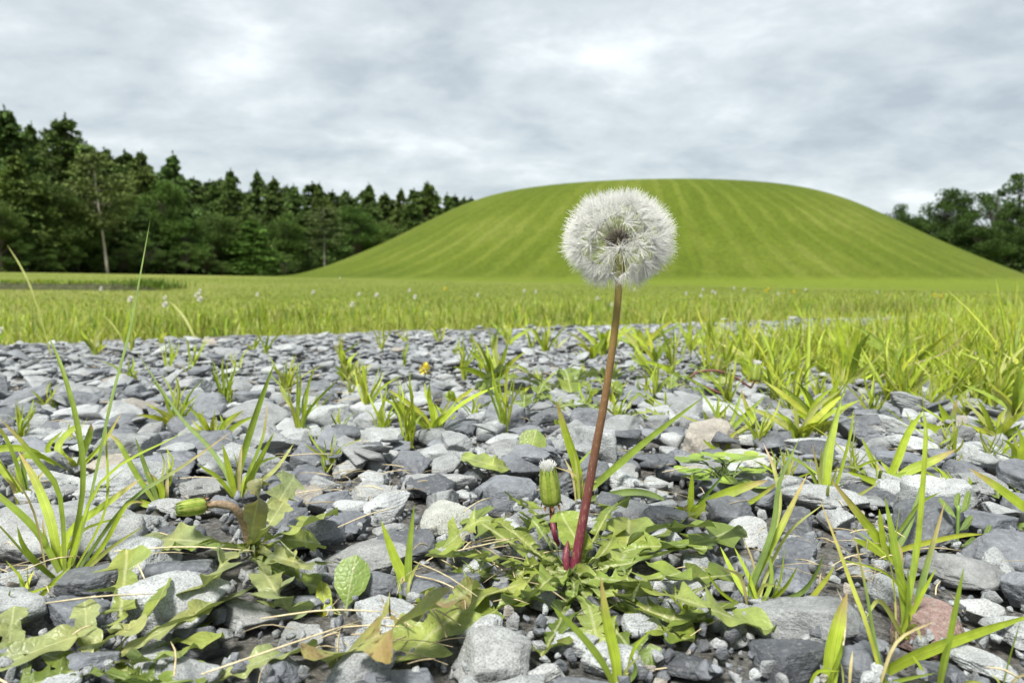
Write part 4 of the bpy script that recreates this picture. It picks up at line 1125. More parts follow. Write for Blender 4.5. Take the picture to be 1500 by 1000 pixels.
# the thicket on the right: nearest clumps single, the rest one mass
cnt = 0; far = Soup()
for _ in range(5200):
    y = .44 + 2.36 * g.random() ** 1.1; x = .22 + g.random() * 2.0
    if x > .83 * y + .15: continue
    lim = .31 + .08 * noise2(x, y, 3.1, 2.0) + 1.15 * max(0, y - 1.12)
    dens = float(smooth(lim - .12, lim + .16, x)) * float(smooth(.38, .80, y))
    if g.random() > dens: continue
    px = 750 + F * x / y; pyy = 412 + F * CAM_H / y
    if y < .98 and px < 1540 and cnt < 150:
        auto_tuft(px, pyy, g.uniform(28, 62) * (.75 / y), 'bright grass clump in the thicket on the right of the path', 'grass clumps of the right thicket', g.random() < .10, int(g.integers(12, 22)), False)
        cnt += 1
    else:
        n_ = 26
        root = np.stack([x + g.normal(0, .024, n_), y + g.normal(0, .024, n_), np.zeros(n_)], -1)
        V, Q, C, U = bulk_blades(root, g.uniform(0, 6.28, n_), g.uniform(.025, .072, n_), np.abs(g.normal(.6, .4, n_)), g.uniform(.0010, .0026, n_), pick([BRIGHT * 1.05, MID * 1.1, PALE, YEL, DRY], [.44, .18, .18, .14, .06], n_), 4, g)
        far.add(V, Q, C=C, U=U)
tag(link('thicket_grass', far.mesh('thicket_grass', [M_BLADE])), 'dense bright grass spreading over the right side of the path', 'grass', kind='stuff')

# ------------------------------------------------------------------ lobed leaves
def lobed_leaf(P3, width, lobes=5, depth=0.55, tint=(.13, .20, .055), roll=0.0, n=72, wave=.24, cup=.22, term=.34, seed=0, holes=()):
    """leaf along a curve; lobes point back to the base; returns V,Q,C,U"""
    g = random.Random(seed)
    P = crom(P3, n + 1)
    T = norm(np.gradient(P, axis=0))
    up = np.array([0, 0, 1.0])
    S = norm(np.cross(T, np.broadcast_to(up, T.shape)))
    Nn = norm(np.cross(S, T))
    tw = (roll + np.array([0.9 * noise.noise(Vector((u_ * 2.6 + seed * .7, 3.3, seed))) for u_ in np.linspace(0, 1, n + 1)]))[:, None]
    S, Nn = S * np.cos(tw) + Nn * np.sin(tw), Nn * np.cos(tw) - S * np.sin(tw)
    length = np.linalg.norm(np.diff(P, axis=0), axis=1).sum()
    t = np.linspace(0, 1, n + 1)
    env = np.interp(t, [0, .12, .35, .7, .85, .95, 1], [.10, .16, .55, .95, .92, .5, .02])
    if lobes == 0: env = np.interp(t, [0, .18, .35, .62, .85, .95, 1], [.08, .12, .6, 1, .8, .45, .03])
    cols = []
    ws = []
    depth = min(.9, depth * 1.38)
    for side in (-1, 1):
        w = env.copy(); sh = np.zeros(n + 1)
        if lobes:
            ph0 = g.uniform(0, .3)
            for k in range(n + 1):
                if t[k] < .14 or t[k] > 1 - term * .45: continue
                u = ((t[k] - .14) / (1 - term * .45 - .14)) ** .85 * lobes + ph0
                fr = u - math.floor(u)
                amp = 1 + .3 * math.sin(u * 5 + side)
                tooth = (1 - fr) ** 1.35 if fr > .08 else fr / .08
                w[k] = env[k] * ((1 - depth) + depth * tooth * amp)
                small = ((u * 3.3) % 1.0); w[k] *= 1 - .16 * depth * (small if fr > .15 else 0)
                sh[k] = -.035 * depth * tooth * length * 1.4
        w *= width / 2
        ws.append((w, sh))
    wav = [np.array([noise.noise(Vector((tt_ * 9 + seed, s_ * 3.0, seed * 1.3))) for tt_ in t]) for s_ in (-1, 1)]
    V = np.zeros((n + 1, 5, 3)); U = np.zeros((n + 1, 5, 2))
    for c, f in enumerate((-1, -.5, 0, .5, 1)):
        w, sh = ws[0] if f < 0 else ws[1]
        wv = wav[0] if f < 0 else wav[1]
        V[:, c] = P + S * (w * f)[:, None] + T * (sh * abs(f))[:, None] + Nn * ((cup * abs(f) - .05 * (f == 0)) * w + wv * wave * width * abs(f) ** 1.5)[:, None]
        U[:, c, 0] = .5 + f * .5 * np.clip(w / (width / 2), .05, 1); U[:, c, 1] = t
    V = V.reshape(-1, 3); U = U.reshape(-1, 2)
    Q = []
    for k in range(n):
        for c in range(4):
            if any((k / n - h0) ** 2 / (h2 * h2) + ((c - 1.5) / 4 - h1) ** 2 / .06 < 1 for h0, h1, h2 in holes): continue
            a = k * 5 + c; Q.append([a, a + 1, a + 6, a + 5])
    C = np.tile(np.asarray(tint), (len(V), 1)) * np.interp(U[:, 1:2], [0, .3, 1], [.85, 1, 1.05])
    return V, np.array(Q), C, U
def leaf_obj(parent, loc, pts, width, seed, name='leaf', mat=None, **kw):
    V, Q, C, U = lobed_leaf(pts, width, seed=seed, **kw)
    return link(name, mesh_np(name, V - np.asarray(loc), Q, [mat or M_LEAF], C, U), parent)
LT = dict(a=(.185, .25, .048), b=(.15, .21, .042), c=(.225, .285, .075), d=(.115, .165, .034), e=(.225, .27, .11), br=(.18, .15, .05))
def leaves(parent, loc, spec, low=1.0):
    for q, (base, mid, tip, w, lb, dp, tn, roll) in enumerate(spec):
        pts = [pz(*base), pz(mid[0], mid[1], mid[2] * low), pz(tip[0], tip[1], tip[2] * low)]
        leaf_obj(parent, loc, pts, w, 11 * q + int(tip[0]), lobes=lb, depth=dp, tint=LT[tn], roll=roll)

# ------------------------------------------------------------------ the dandelion clock
BASE = pz(836, 838, 0.004)
D0 = BASE[1]
dand = tag(empty('dandelion', tuple(BASE)), 'tall dandelion with white seed head on a red-brown stem and a leafy rosette', 'dandelion')
HEAD = py_(906, 353, D0 - .002)
spx = [(836, 840), (857, 745), (872, 660), (885, 590), (897, 510), (905, 440), (907, 385)]
SP = [BASE + np.array([0, 0, -.006])] + [py_(a, b, D0 - .002 * q / 6) for q, (a, b) in enumerate(spx) if q > 0]
SPc = crom(SP, 46)
srad = np.interp(np.linspace(0, 1, 46), [0, .2, .6, 1], [.0020, .0017, .0014, .0013])
V, Q, T, U = tube(SPc - BASE, srad, 14)
link('stem', mesh_np('stem', V, [Q, T], [M_STEM], uv=U), dand)
V, Q, T, U = tube(crom([py_(831, 838, D0 - .002), py_(829, 815, D0 - .001), py_(832, 792, D0 + .002)], 10) - BASE, [.0006, .0012, .0014, .0014, .0014, .0013, .0012, .001, .0007, .0003], 10)
link('stem_shoot', mesh_np('stem_shoot', V, [Q, T], [M_STEM], uv=U * [1, .15]), dand)

seed_head = empty('seed_head', tuple(HEAD - BASE)); seed_head.parent = dand
def rev(profile, sides=14):
    P = np.array([[0, 0, z] for r, z in profile]); return tube(P, [max(r, 1e-5) for r, z in profile], sides, False)
V, Q, T, U = rev([(0, -.0028), (.0015, -.0026), (.0021, -.0012), (.0021, .0003), (.0015, .0012), (0, .0016)])
link('receptacle', mesh_np('receptacle', V, [Q], [plain_mat('receptacle', (.20, .17, .12), .7, 1800, .5, bump=.6)]), seed_head)
bs = Soup()
V, Q, T, U = rev([(.0014, -.0115), (.0016, -.0090), (.0022, -.0060), (.0024, -.0035), (.0020, -.0028)]); bs.add(V, Q, C=(.20, .22, .035))
for k in range(14):
    a = k / 14 * 6.283 + random.uniform(-.1, .1)
    dx = np.array([math.cos(a), math.sin(a), 0])
    pts = [dx * .0020 + [0, 0, -.0045], dx * .0030 + [0, 0, -.0062], dx * .0026 + [0, 0, -.011], dx * .0021 + [0, 0, -.0135]]
    V, Q, C, U = blade_mesh(pts, .0016, (.24, .25, .07), facing=dx, seg=6); bs.add(V, Q, C=C)
link('bracts', bs.mesh('bracts', [M_BRACT]), seed_head)
def seed_mesh(seed, nf):
    g = random.Random(seed)
    Vs, Ts, mi, off = [], [], [], 0
    def put(V, Q, T, m):
        nonlocal off
        tr = [(a, b, c) for a, b, c, d in Q] + [(a, c, d) for a, b, c, d in Q] + [tuple(t_) for t_ in T]
        Vs.append(V); Ts.extend([(a + off, b + off, c + off) for a, b, c in tr]); mi.extend([m] * len(tr)); off += len(V)
    V, Q, T, U = tube([[0, 0, .0016], [0, 0, .0024], [0, 0, .0036], [0, 0, .0048], [0, 0, .0055]], [.00015, .00030, .00034, .00024, .00012], 6); put(V, Q, T, 0)
    bend = np.array([g.gauss(0, .0010), g.gauss(0, .0010), 0])
    bp = crom([[0, 0, .0054], np.array([0, 0, .0115]) + bend * .5, np.array([0, 0, .0158]) + bend], 6)
    V, Q, T, U = tube(bp, [.00011] * 6, 4); put(V, Q, T, 1)
    top = bp[-1]
    clump = [g.uniform(0, 6.28) for _ in range(9)]
    for k in range(nf):
        a = g.choice(clump) + g.gauss(0, .22) if g.random() < .55 else g.uniform(0, 6.28)
        el = g.uniform(.18, 1.25) ; L = g.uniform(.0052, .0074)
        d = np.array([math.cos(a) * math.sin(el), math.sin(a) * math.sin(el), math.cos(el)])
        d2 = norm(d + np.array([0, 0, g.uniform(-.28, .22)]))
        P = [top, top + d * L * .5, top + d * L * .5 + d2 * L * .5]
        V, Q, T, U = tube(P, [.00009, .000075, .00003], 3, False); put(V, Q, T, 2)
    return mesh_np('seed', np.concatenate(Vs), np.array(Ts), [M_ACHENE, M_BEAK, M_PAPPUS], mat_idx=mi)
SEEDS = [seed_mesh(s_, 44) for s_ in range(8)]
NS = 250
gold = math.pi * (3 - math.sqrt(5))
tocam = norm(np.array([-.05, -1.0, .02]))
left_gap = norm(np.array([-.66, -.72, -.05]))
dirs = []
for k in range(NS):
    z = 1 - 2 * (k + .5) / NS; r_ = math.sqrt(1 - z * z)
    d = norm(np.array([r_ * math.cos(gold * k), r_ * math.sin(gold * k), z]) + np.array([random.gauss(0, .06) for _ in range(3)]))
    if d[2] < -.80: continue
    if float(d @ tocam) > math.cos(R(31)) and random.random() < .72: continue
    if float(d @ left_gap) > math.cos(R(17)) and random.random() < .5: continue
    if random.random() < (.03 if d[2] > -.1 else (.35 if d[2] > -.5 else .68)): continue
    dirs.append(d)
for k in range(22):      # wet seeds hanging down in front of the stem
    a = random.choice((-1, 1)) * random.uniform(.25, 1.5); e_ = R(random.uniform(-68, -38))
    dirs.append(np.array([math.sin(a) * math.cos(e_), -math.cos(a) * math.cos(e_), math.sin(e_)]))
for k, d in enumerate(dirs):
    s_ = .92 * random.uniform(.93, 1.05) * (1.06 - .08 * abs(d[2]))
    o = link('seed', SEEDS[k % 8], seed_head)
    if d[2] < -.35: s_ *= .97
    o.rotation_euler = (Vector(d).to_track_quat('Z', 'Y') @ __import__('mathutils').Quaternion((0, 0, 1), random.uniform(0, 6.28))).to_euler()
    o.scale = (s_, s_, s_)

def closed_bud(parent, loc, base, tip, w, white=True, key='closed_bud'):
    """closed flower head: long green bracts round a white tuft; base and tip are world points"""
    base, tip = np.asarray(base), np.asarray(tip)
    ax = norm(tip - base); L = np.linalg.norm(tip - base)
    o1 = norm(np.cross(ax, [0, 1, .2])); o2 = np.cross(ax, o1)
    s_ = Soup()
    P = np.array([base + ax * L * u for u in np.linspace(0, .92, 9)])
    V, Q, T, U = tube(P, w / 2 * np.array([.5, .86, .96, .98, .95, .9, .82, .74, .66]), 12); s_.add(V, Q, T, C=(.13, .20, .03), U=U)
    for k in range(13):
        a = k / 13 * 6.283
        r = math.cos(a) * o1 + math.sin(a) * o2
        pr = [(.62, 0), (.98, .08), (1.03, .35), (.98, .6), (.88, .8), (.78, .97)]
        pts = [base + ax * L * v + r * w / 2 * u for u, v in pr]
        V, Q, C, U = blade_mesh(pts, w * .30, (.19, .26, .035) if k % 2 else (.29, .34, .07), facing=r, seg=8, fold=-.3); s_.add(V, Q, C=C, U=U)
    for k in range(9):       # small outer bracts turned down
        a = k / 9 * 6.283 + .2
        r = math.cos(a) * o1 + math.sin(a) * o2
        V, Q, C, U = blade_mesh([base + r * w * .3, base + r * w * .55 + ax * L * .04, base + r * w * .62 - ax * L * .1], w * .2, (.22, .12, .06), facing=r, seg=4); s_.add(V, Q, C=C, U=U)
    b = link(key, s_.mesh(key, [M_BRACT]) , parent)
    for v in b.data.vertices: v.co -= Vector(loc)
    if white:
        s_ = Soup(); g_ = random.Random(4)
        for k in range(260):
            a = g_.uniform(0, 6.28); rr_ = math.sqrt(g_.random()) * w * .34
            r = math.cos(a) * o1 + math.sin(a) * o2
            p0 = base + ax * L * .86 + r * rr_; p1 = p0 + ax * L * g_.uniform(.10, .22) + r * rr_ * .25 + np.array([g_.gauss(0, 1) for _ in range(3)]) * w * .03
            V, Q, T, U = tube([p0, p1], [.0003, .00018], 3, False); s_.add(V - np.asarray(loc), Q)
        tf = link('pappus_tuft', s_.mesh('pappus_tuft', [M_PAPPUS]), b)
    return b
DB = pz(806, 735, .006)[1] - .05
DB = D0 + .03
closed_bud(dand, BASE, py_(808, 738, DB), py_(802, 680, DB - .002), 28 / F * DB)
V, Q, T, U = tube(crom([pz(822, 812, .0), py_(812, 780, DB - .005), py_(809, 757, DB), py_(808, 736, DB)], 12) - BASE, .0011, 10)
link('bud_stem', mesh_np('bud_stem', V, [Q, T], [M_STEM], uv=U * [1, .2]), dand)

b0 = (838, 840, .006)
leaves(dand, BASE, [
 (b0, (800, 852, .022), (757, 892, .004), .026, 3, .50, 'a', -.1), (b0, (985, 872, .024), (1134, 926, .006), .025, 5, .45, 'c', .25),
 (b0, (960, 815, .020), (1084, 772, .012), .018, 7, .60, 'b', -.4), ((850, 830, .006), (846, 795, .026), (822, 752, .036), .018, 2, .3, 'a', .3),
 ((868, 842, .006), (912, 818, .018), (922, 762, .022), .026, 3, .35, 'c', -.2), (b0, (745, 792, .020), (672, 742, .010), .021, 5, .75, 'b', .2),
 (b0, (740, 828, .016), (630, 800, .006), .017, 6, .8, 'b', -.2), (b0, (862, 885, .010), (876, 945, .002), .020, 4, .55, 'c', .1),
 (b0, (935, 900, .008), (1016, 940, .003), .022, 4, .65, 'b', .2), (b0, (715, 870, .012), (570, 976, .005), .025, 4, .5, 'c', .15),
 (b0, (920, 850, .028), (1000, 838, .020), .021, 5, .7, 'a', -.3), (b0, (935, 800, .016), (1018, 752, .012), .015, 5, .65, 'b', .2),
 (b0, (822, 905, .006), (792, 960, .002), .020, 5, .7, 'd', -.2), (b0, (970, 850, .012), (1092, 838, .006), .016, 6, .7, 'd', .3),
 (b0, (780, 868, .012), (690, 910, .003), .018, 5, .7, 'b', .1), (b0, (880, 812, .022), (905, 775, .018), .016, 4, .6, 'a', .2),
 (b0, (775, 800, .012), (720, 770, .016), .014, 4, .7, 'd', .0), (b0, (905, 925, .008), (940, 985, .001), .018, 5, .7, 'd', .1),
 (b0, (960, 920, .006), (1030, 900, .004), .017, 4, .7, 'b', -.3), ((820, 830, .005), (790, 826, .018), (742, 850, .008), .016, 4, .6, 'a', .3),
 (b0, (890, 868, .02), (955, 872, .018), .018, 4, .7, 'c', .4), (b0, (840, 870, .014), (822, 890, .006), .014, 4, .6, 'b', 0),
 (b0, (750, 846, .01), (655, 838, .002), .013, 6, .8, 'd', .2), (b0, (985, 905, .012), (1075, 880, .004), .015, 5, .7, 'd', 0),
], .55)
gr_ = random.Random(21)
for q in range(8):
    a = gr_.uniform(0, 6.283); L = gr_.uniform(.03, .06); dx = np.array([math.cos(a), math.sin(a), 0]); st_ = BASE + dx * gr_.uniform(.002, .012)
    leaf_obj(dand, BASE, [st_, st_ + dx * L * .5 + [0, 0, gr_.uniform(.006, .020)], st_ + dx * L + [gr_.uniform(-.01, .01), 0, gr_.uniform(.001, .014)]], gr_.uniform(.012, .02), 900 + q, lobes=gr_.choice([4, 5, 6]), depth=gr_.uniform(.5, .75), tint=LT[gr_.choice('abcd')], roll=gr_.uniform(-.6, .6))
leaf_obj(dand, BASE, [pz(700, 860, .008), pz(600, 905, .020), pz(478, 968, .005)], .034, 5, lobes=4, depth=.5, tint=(.24, .27, .085), mat=M_LEAF_RED, holes=((.62, .12, .05), (.80, -.2, .045)))['label'] = 'yellowing leaf with red blotches and holes'

# plant on the left with a nodding bud
B2 = pz(366, 802, .004)
p2 = tag(empty('dandelion', tuple(B2)), 'dandelion plant at left with a nodding green bud on a withered stem', 'dandelion')
DY2 = B2[1]
b1 = (366, 802, .004)
leaves(p2, B2, [
 (b1, (290, 792, .012), (204, 786, .006), .018, 3, .3, 'e', .2), (b1, (330, 822, .024), (286, 872, .006), .020, 3, .6, 'e', -.1), (b1, (372, 762, .030), (384, 702, .046), .014, 2, .3, 'br', .5),
 (b1, (402, 745, .024), (432, 696, .030), .016, 4, .4, 'e', -.3), (b1, (430, 775, .020), (486, 752, .016), .017, 3, .4, 'c', .2), (b1, (425, 820, .018), (456, 826, .010), .020, 4, .5, 'e', -.2),
 (b1, (395, 850, .016), (432, 905, .004), .023, 4, .5, 'e', .1), (b1, (310, 800, .014), (232, 800, .004), .017, 4, .4, 'b', .3), (b1, (392, 770, .022), (415, 735, .026), .012, 3, .4, 'e', .0),
 (b1, (420, 790, .014), (470, 795, .008), .016, 3, .4, 'c', -.4), (b1, (400, 830, .01), (470, 862, .003), .018, 4, .5, 'b', 0)])
bd0, bd1 = py_(300, 740, DY2 - .012), py_(256, 746, DY2 - .02)
closed_bud(p2, B2, bd0, bd1, 22 / F * DY2, white=False, key='nodding_bud')
V, Q, T, U = tube(crom([B2, py_(360, 772, DY2 - .003), py_(345, 745, DY2 - .008), py_(322, 738, DY2 - .010), bd0], 16) - B2, np.linspace(.0020, .0014, 16), 10)
link('withered_stem', mesh_np('withered_stem', V, [Q, T], [plain_mat('withered_stem', (.23, .17, .11), .8, 900, .4, bump=.5)]), p2)

# low rosette in the lower left corner
B3 = pz(150, 968, .002)
p3 = tag(empty('dandelion_rosette', tuple(B3)), 'pale leafy rosette with long narrow leaves in the lower left corner', 'weed')
b2 = (150, 968, .003)
leaves(p3, B3, [
 ((170, 925, 0.0030), (178, 885, 0.0110), (186, 806, 0.0170), .021, 4, .6, 'c', .1), (b2, (120, 930, 0.0090), (-30, 985, 0.0050), .010, 0, 0, 'e', .5), ((100, 958, 0.0050), (180, 925, 0.0110), (190, 912, 0.0110), .012, 0, 0, 'e', .2),
 (b2, (262, 915, 0.0090), (392, 845, 0.0070), .012, 3, .35, 'e', .5), (b2, (235, 925, 0.0100), (310, 882, 0.0100), .009, 2, .3, 'e', -.3), (b2, (215, 905, 0.0110), (248, 846, 0.0150), .008, 0, 0, 'a', .4),
 ((132, 990, 0.0020), (128, 940, 0.0070), (124, 880, 0.0130), .010, 2, .3, 'e', 0), ((10, 985, 0.0020), (14, 940, 0.0060), (20, 888, 0.0110), .012, 3, .4, 'e', 0), (b2, (230, 965, 0.0070), (326, 930, 0.0050), .016, 3, .5, 'c', .2),
 (b2, (200, 1000, 0.0040), (330, 985, 0.0020), .014, 5, .6, 'b', 0), ((300, 1010, 0.0015), (380, 968, 0.0050), (465, 945, 0.0030), .014, 2, .2, 'e', .3), (b2, (70, 960, 0.0050), (-20, 905, 0.0050), .016, 3, .4, 'b', -.2),
 (b2, (80, 990, 0.0030), (20, 1010, 0.0010), .016, 3, .4, 'd', 0), (b2, (260, 940, 0.0040), (318, 905, 0.0030), .010, 2, .4, 'b', .3), (b2, (190, 985, 0.0020), (250, 1005, 0.0010), .016, 4, .6, 'd', 0), ((60, 1000, 0.0010), (150, 985, 0.0060), (215, 1010, 0.0020), .012, 3, .5, 'd', .1)])

# oval-leaved seedlings
def small_plant(name, label, cat, base, spec, group=None, tint='c'):
    B = pz(base[0], base[1], .002)
    t = tag(empty(name, tuple(B)), label, cat, group)
    for q, (m_, t_, w) in enumerate(spec):
        d_ = B[1]
        pts = [B, py_(m_[0], m_[1], d_ + .002), py_(t_[0], t_[1], d_ + .006)]
        P = [np.array(p) for p in pts]
        T_ = norm(P[-1] - P[0])
        leaf_obj(t, B, P, w / F * d_, q * 7 + base[0], lobes=0, depth=0, tint=LT[tint] if isinstance(tint, str) else tint, roll=random.uniform(-.3, .3) + (0 if abs(T_[2]) < .8 else 0), wave=.06)
    return t
def upright_leaf(parent, B, base, mid, tip, w, tint, seed):
    """leaf whose blade faces the viewer"""
    d_ = B[1]
    pts = [py_(*base, d_), py_(*mid, d_ + .003), py_(*tip, d_ + .01)]
    n = 30
    P = crom(pts, n + 1); T = norm(np.gradient(P, axis=0))
    S = norm(np.cross(T, np.broadcast_to(np.array([.15, -1, .35]), T.shape))); Nn = np.cross(S, T)
    t = np.linspace(0, 1, n + 1)
    ww = w / F * d_ / 2 * np.interp(t, [0, .15, .3, .5, .75, .9, 1], [.06, .08, .42, .85, 1, .75, .05])
    V = np.stack([P + S * (ww * f)[:, None] + Nn * (-.18 * abs(f) * ww)[:, None] for f in (-1, -.5, 0, .5, 1)], 1).reshape(-1, 3)
    U = np.stack([np.stack([.5 + f * .5 * np.clip(ww / ww.max(), .05, 1), t], -1) for f in (-1, -.5, 0, .5, 1)], 1).reshape(-1, 2)
    Q = np.array([[k * 5 + c, k * 5 + c + 1, k * 5 + c + 6, k * 5 + c + 5] for k in range(n) for c in range(4)])
    link('leaf', mesh_np('leaf', V - B, Q, [M_LEAF], np.tile(tint, (len(V), 1)), U), parent)
B4 = pz(504, 898, 0)
p4 = tag(empty('seedling', tuple(B4)), 'seedling with one big oval leaf standing before a speckled stone', 'weed')
upright_leaf(p4, B4, (506, 897), (512, 860), (522, 812), 56, (.17, .25, .06), 1)
upright_leaf(p4, B4, (498, 897), (478, 884), (470, 850), 24, (.22, .28, .03), 2)
upright_leaf(p4, B4, (500, 900), (472, 892), (448, 880), 26, (.22, .24, .03), 3)
B5 = pz(770, 690, 0)
p5 = tag(empty('seedling', tuple(B5)), 'round-leaved seedling just behind the closed white-tipped bud', 'weed')
upright_leaf(p5, B5, (775, 690), (778, 660), (786, 628), 44, (.20, .28, .08), 1)
upright_leaf(p5, B5, (765, 690), (756, 682), (750, 668), 18, (.20, .28, .08), 2)
leaves(p5, B5, [((768, 690, .004), (722, 680, .014), (676, 668, .012), .012, 0, 0, 'c', .5)])
B6 = pz(1408, 806, 0)
p6 = tag(empty('weed_sprig', tuple(B6)), 'small upright weed with paired oval leaves at the right', 'weed')
V, Q, T, U = tube(crom([py_(1402, 806, B6[1]), py_(1403, 770, B6[1]), py_(1404, 740, B6[1])], 8) - B6, .0007, 6)
link('stem', mesh_np('stem', V, [Q, T], [M_GREEN]), p6)
for q, (b_, m_, t_) in enumerate([((1404, 750), (1402, 738), (1406, 722)), ((1404, 752), (1414, 742), (1421, 718)), ((1403, 762), (1392, 748), (1376, 728)), ((1403, 778), (1414, 770), (1425, 755)), ((1402, 800), (1434, 800), (1466, 786)), ((1402, 800), (1440, 790), (1452, 768)), ((1402, 798), (1392, 790), (1386, 770)), ((1402, 802), (1420, 796), (1430, 788)), ((1402, 800), (1395, 802), (1380, 800))]):
    upright_leaf(p6, B6, b_, m_, t_, 12, (.14, .22, .05), q)
# trefoil
B7 = pz(1062, 722, 0)
p7 = tag(empty('trefoil_plant', tuple(B7)), 'low trefoil plant with small round leaflets among pale stones', 'clover')
for q, (cx_, cy_) in enumerate([(1006, 690), (1020, 672), (1048, 668), (1060, 676), (1036, 694), (1008, 676), (1070, 706), (1082, 700), (1084, 672), (1100, 668), (1104, 690), (1062, 692), (1024, 700), (1112, 712)]):
    dd_ = B7[1] + random.uniform(-.03, .03)
    c_ = py_(cx_, cy_, dd_)
    root = B7 + np.array([random.uniform(-.006, .006), random.uniform(-.006, .006), 0])
    lf = Soup()
    for a in (0, 2.1, 4.2):
        aa = a + q * 1.3
        d_ = np.array([math.cos(aa), math.sin(aa), .15]); s_ = np.array([-math.sin(aa), math.cos(aa), 0])
        rim = [c_ + d_ * (.0045 + .0042 * math.cos(v)) + s_ * .0042 * math.sin(v) * (1 - .15 * math.cos(v)) for v in np.linspace(0, 6.283, 12, endpoint=False)]
        V = np.vstack([c_ + d_ * .0045 - np.array([0, 0, .0006]), rim]); T = [[0, 1 + k, 1 + (k + 1) % 12] for k in range(12)]
        lf.add(V - B7, T=T, C=np.array([.22, .33, .06]) * random.uniform(.85, 1.2), U=np.full((13, 2), .3))
    V, Q, T, U = tube(crom([root, (root + c_) / 2 + [0, 0, .006], c_], 6) - B7, .0004, 4, False); lf.add(V, Q, C=(.15, .22, .05), U=np.full((len(V), 2), .3))
    link('leaf', lf.mesh('leaf', [M_LEAF]), p7)

# rosettes farther along the path
def rosette(px, py, n_, size, label, tint='b', group=None, seed=1):
    B = pz(px, py, .003); g_ = random.Random(seed)
    t = tag(empty('dandelion_rosette', tuple(B)), label, 'weed', group)
    for q in range(n_):
        a = q / n_ * 6.283 + g_.uniform(-.3, .3); L = size * g_.uniform(.6, 1.1); hgt = g_.uniform(.1, .42)
        dx = np.array([math.cos(a), math.sin(a), 0])
        P = [B, B + dx * L * .55 + [0, 0, L * hgt], B + dx * L + [0, 0, L * hgt * .5]]
        leaf_obj(t, B, P, L * g_.uniform(.25, .36), seed * 50 + q, lobes=5, depth=.6, tint=LT[g_.choice([tint, 'd', 'b'])], roll=g_.uniform(-.4, .4), n=44)
    return t
rosette(815, 578, 12, .075, 'dark dandelion rosette behind the stem in the middle distance', 'b', seed=3)
rosette(905, 618, 9, .06, 'dandelion rosette right behind the dandelion stem', 'a', seed=4)
rosette(770, 600, 7, .05, 'small flat rosette left of the stem near straw', 'b', seed=9)
rosette(985, 570, 9, .06, 'dark rosette beside the arched red stem', 'd', seed=5)
rosette(1120, 500, 7, .05, 'low dark rosette at the edge of the right thicket', 'd', seed=6)
rosette(460, 640, 5, .02, 'tiny leafy weed on the bare stones left of centre', 'b', seed=7)
rosette(1215, 690, 8, .022, 'tiny feathery weed beside the airy grass', 'a', seed=8)
rosette(1460, 720, 6, .02, 'tiny weed at the right among pale stones', 'a', seed=10)
rosette(720, 690, 4, .02, 'tiny weed left of the round-leaved seedling', 'c', seed=12)
# arched red flower stem with a closed bud
B8 = pz(1084, 585, .0); d8 = B8[1]
p8 = tag(empty('dandelion', tuple(B8)), 'bent dark red dandelion stem arching over the stones with a pale bud', 'dandelion')
V, Q, T, U = tube(crom([py_(1066, 580, d8), py_(1032, 566, d8), py_(1012, 556, d8), py_(1022, 545, d8), py_(1050, 543, d8), py_(1076, 552, d8), py_(1100, 568, d8)], 24) - B8, .0011, 8)
M_DRYSTEM = plain_mat('dry_red_stem', (.15, .06, .05), .6, 600, .3)
link('stem', mesh_np('stem', V, [Q, T], [M_DRYSTEM], uv=U), p8)
V, Q, T, U = tube([py_(1100, 568, d8) - B8, py_(1106, 556, d8) - B8], .001, 8); link('bud_stem', mesh_np('bud_stem', V, [Q, T], [M_DRYSTEM], uv=U), p8)
closed_bud(p8, B8, py_(1106, 558, d8), py_(1109, 530, d8), 15 / F * d8)

# ------------------------------------------------------------------ small flowers
def floret_head(r, n_, mat, petal, stalk, g_):
    s_ = Soup()
    for k in range(n_):
        z = 1 - 1.7 * (k + .5) / n_; rr_ = math.sqrt(max(0, 1 - z * z)); a = k * gold
        d = np.array([rr_ * math.cos(a), rr_ * math.sin(a), z])
        V, Q, C, U = blade_mesh([d * r * .3, d * r * .75, d * r * petal * g_.uniform(.85, 1.1) + np.array([0, 0, -.1 * r])], r * .42, (1, 1, 1), facing=norm(d + np.array([.3, .2, .8])), seg=3); s_.add(V, Q, C=C)
    hd = s_.mesh('flower_head', [mat])
    V, Q, T, U = tube(crom([[.004, 0, -stalk], [.001, 0, -stalk * .5], [0, 0, 0]], 6), .0008, 6)
    return hd, mesh_np('stalk', V, [Q, T], [M_GREEN])
CLV = floret_head(.0085, 60, M_PETAL_W, 1.05, .085, random); YLW = floret_head(.008, 34, M_PETAL_Y, 1.15, .085, random)
CLOVER = [(293, 427, 2.1), (288, 432, 2.3), (293, 438, 1.9), (191, 438, 1.8), (242, 446, 1.75), (242, 436, 2.5), (148, 423, 2.2), (608, 435, 2.2), (498, 407, 5.2), (459, 428, 2.7), (516, 446, 2.0), (526, 431, 2.9), (785, 427, 2.7), (768, 426, 3.0), (600, 425, 2.9),
 (552, 432, 2.4), (1030, 424, 3.3), (1044, 427, 3.1), (1027, 433, 2.7), (1048, 429, 3.0), (1075, 422, 3.6), (875, 437, 2.6), (896, 446, 2.4), (1090, 424, 3.4), (1180, 424, 3.6), (1005, 430, 2.9), (1285, 428, 3.6), (2, 484, 1.55), (930, 424, 3.2), (700, 432, 2.7), (1140, 430, 3.0), (377, 431, 2.4)]
for q, (px, py, d_) in enumerate(CLOVER):
    p = py_(px, py, d_)
    t = tag(empty('clover_flower', (p[0], p[1], -.01)), 'small white clover flower in the long verge grass', 'flower', 'white clover flowers in the verge')
    for me, nm in zip(CLV, ('flower_head', 'stalk')):
        o = link(nm, me, t, (0, 0, p[2] + .01)); o.scale = (random.uniform(.55, .95),) * 2 + ((1.0 if nm == 'flower_head' else (p[2] + .02) / .085),)
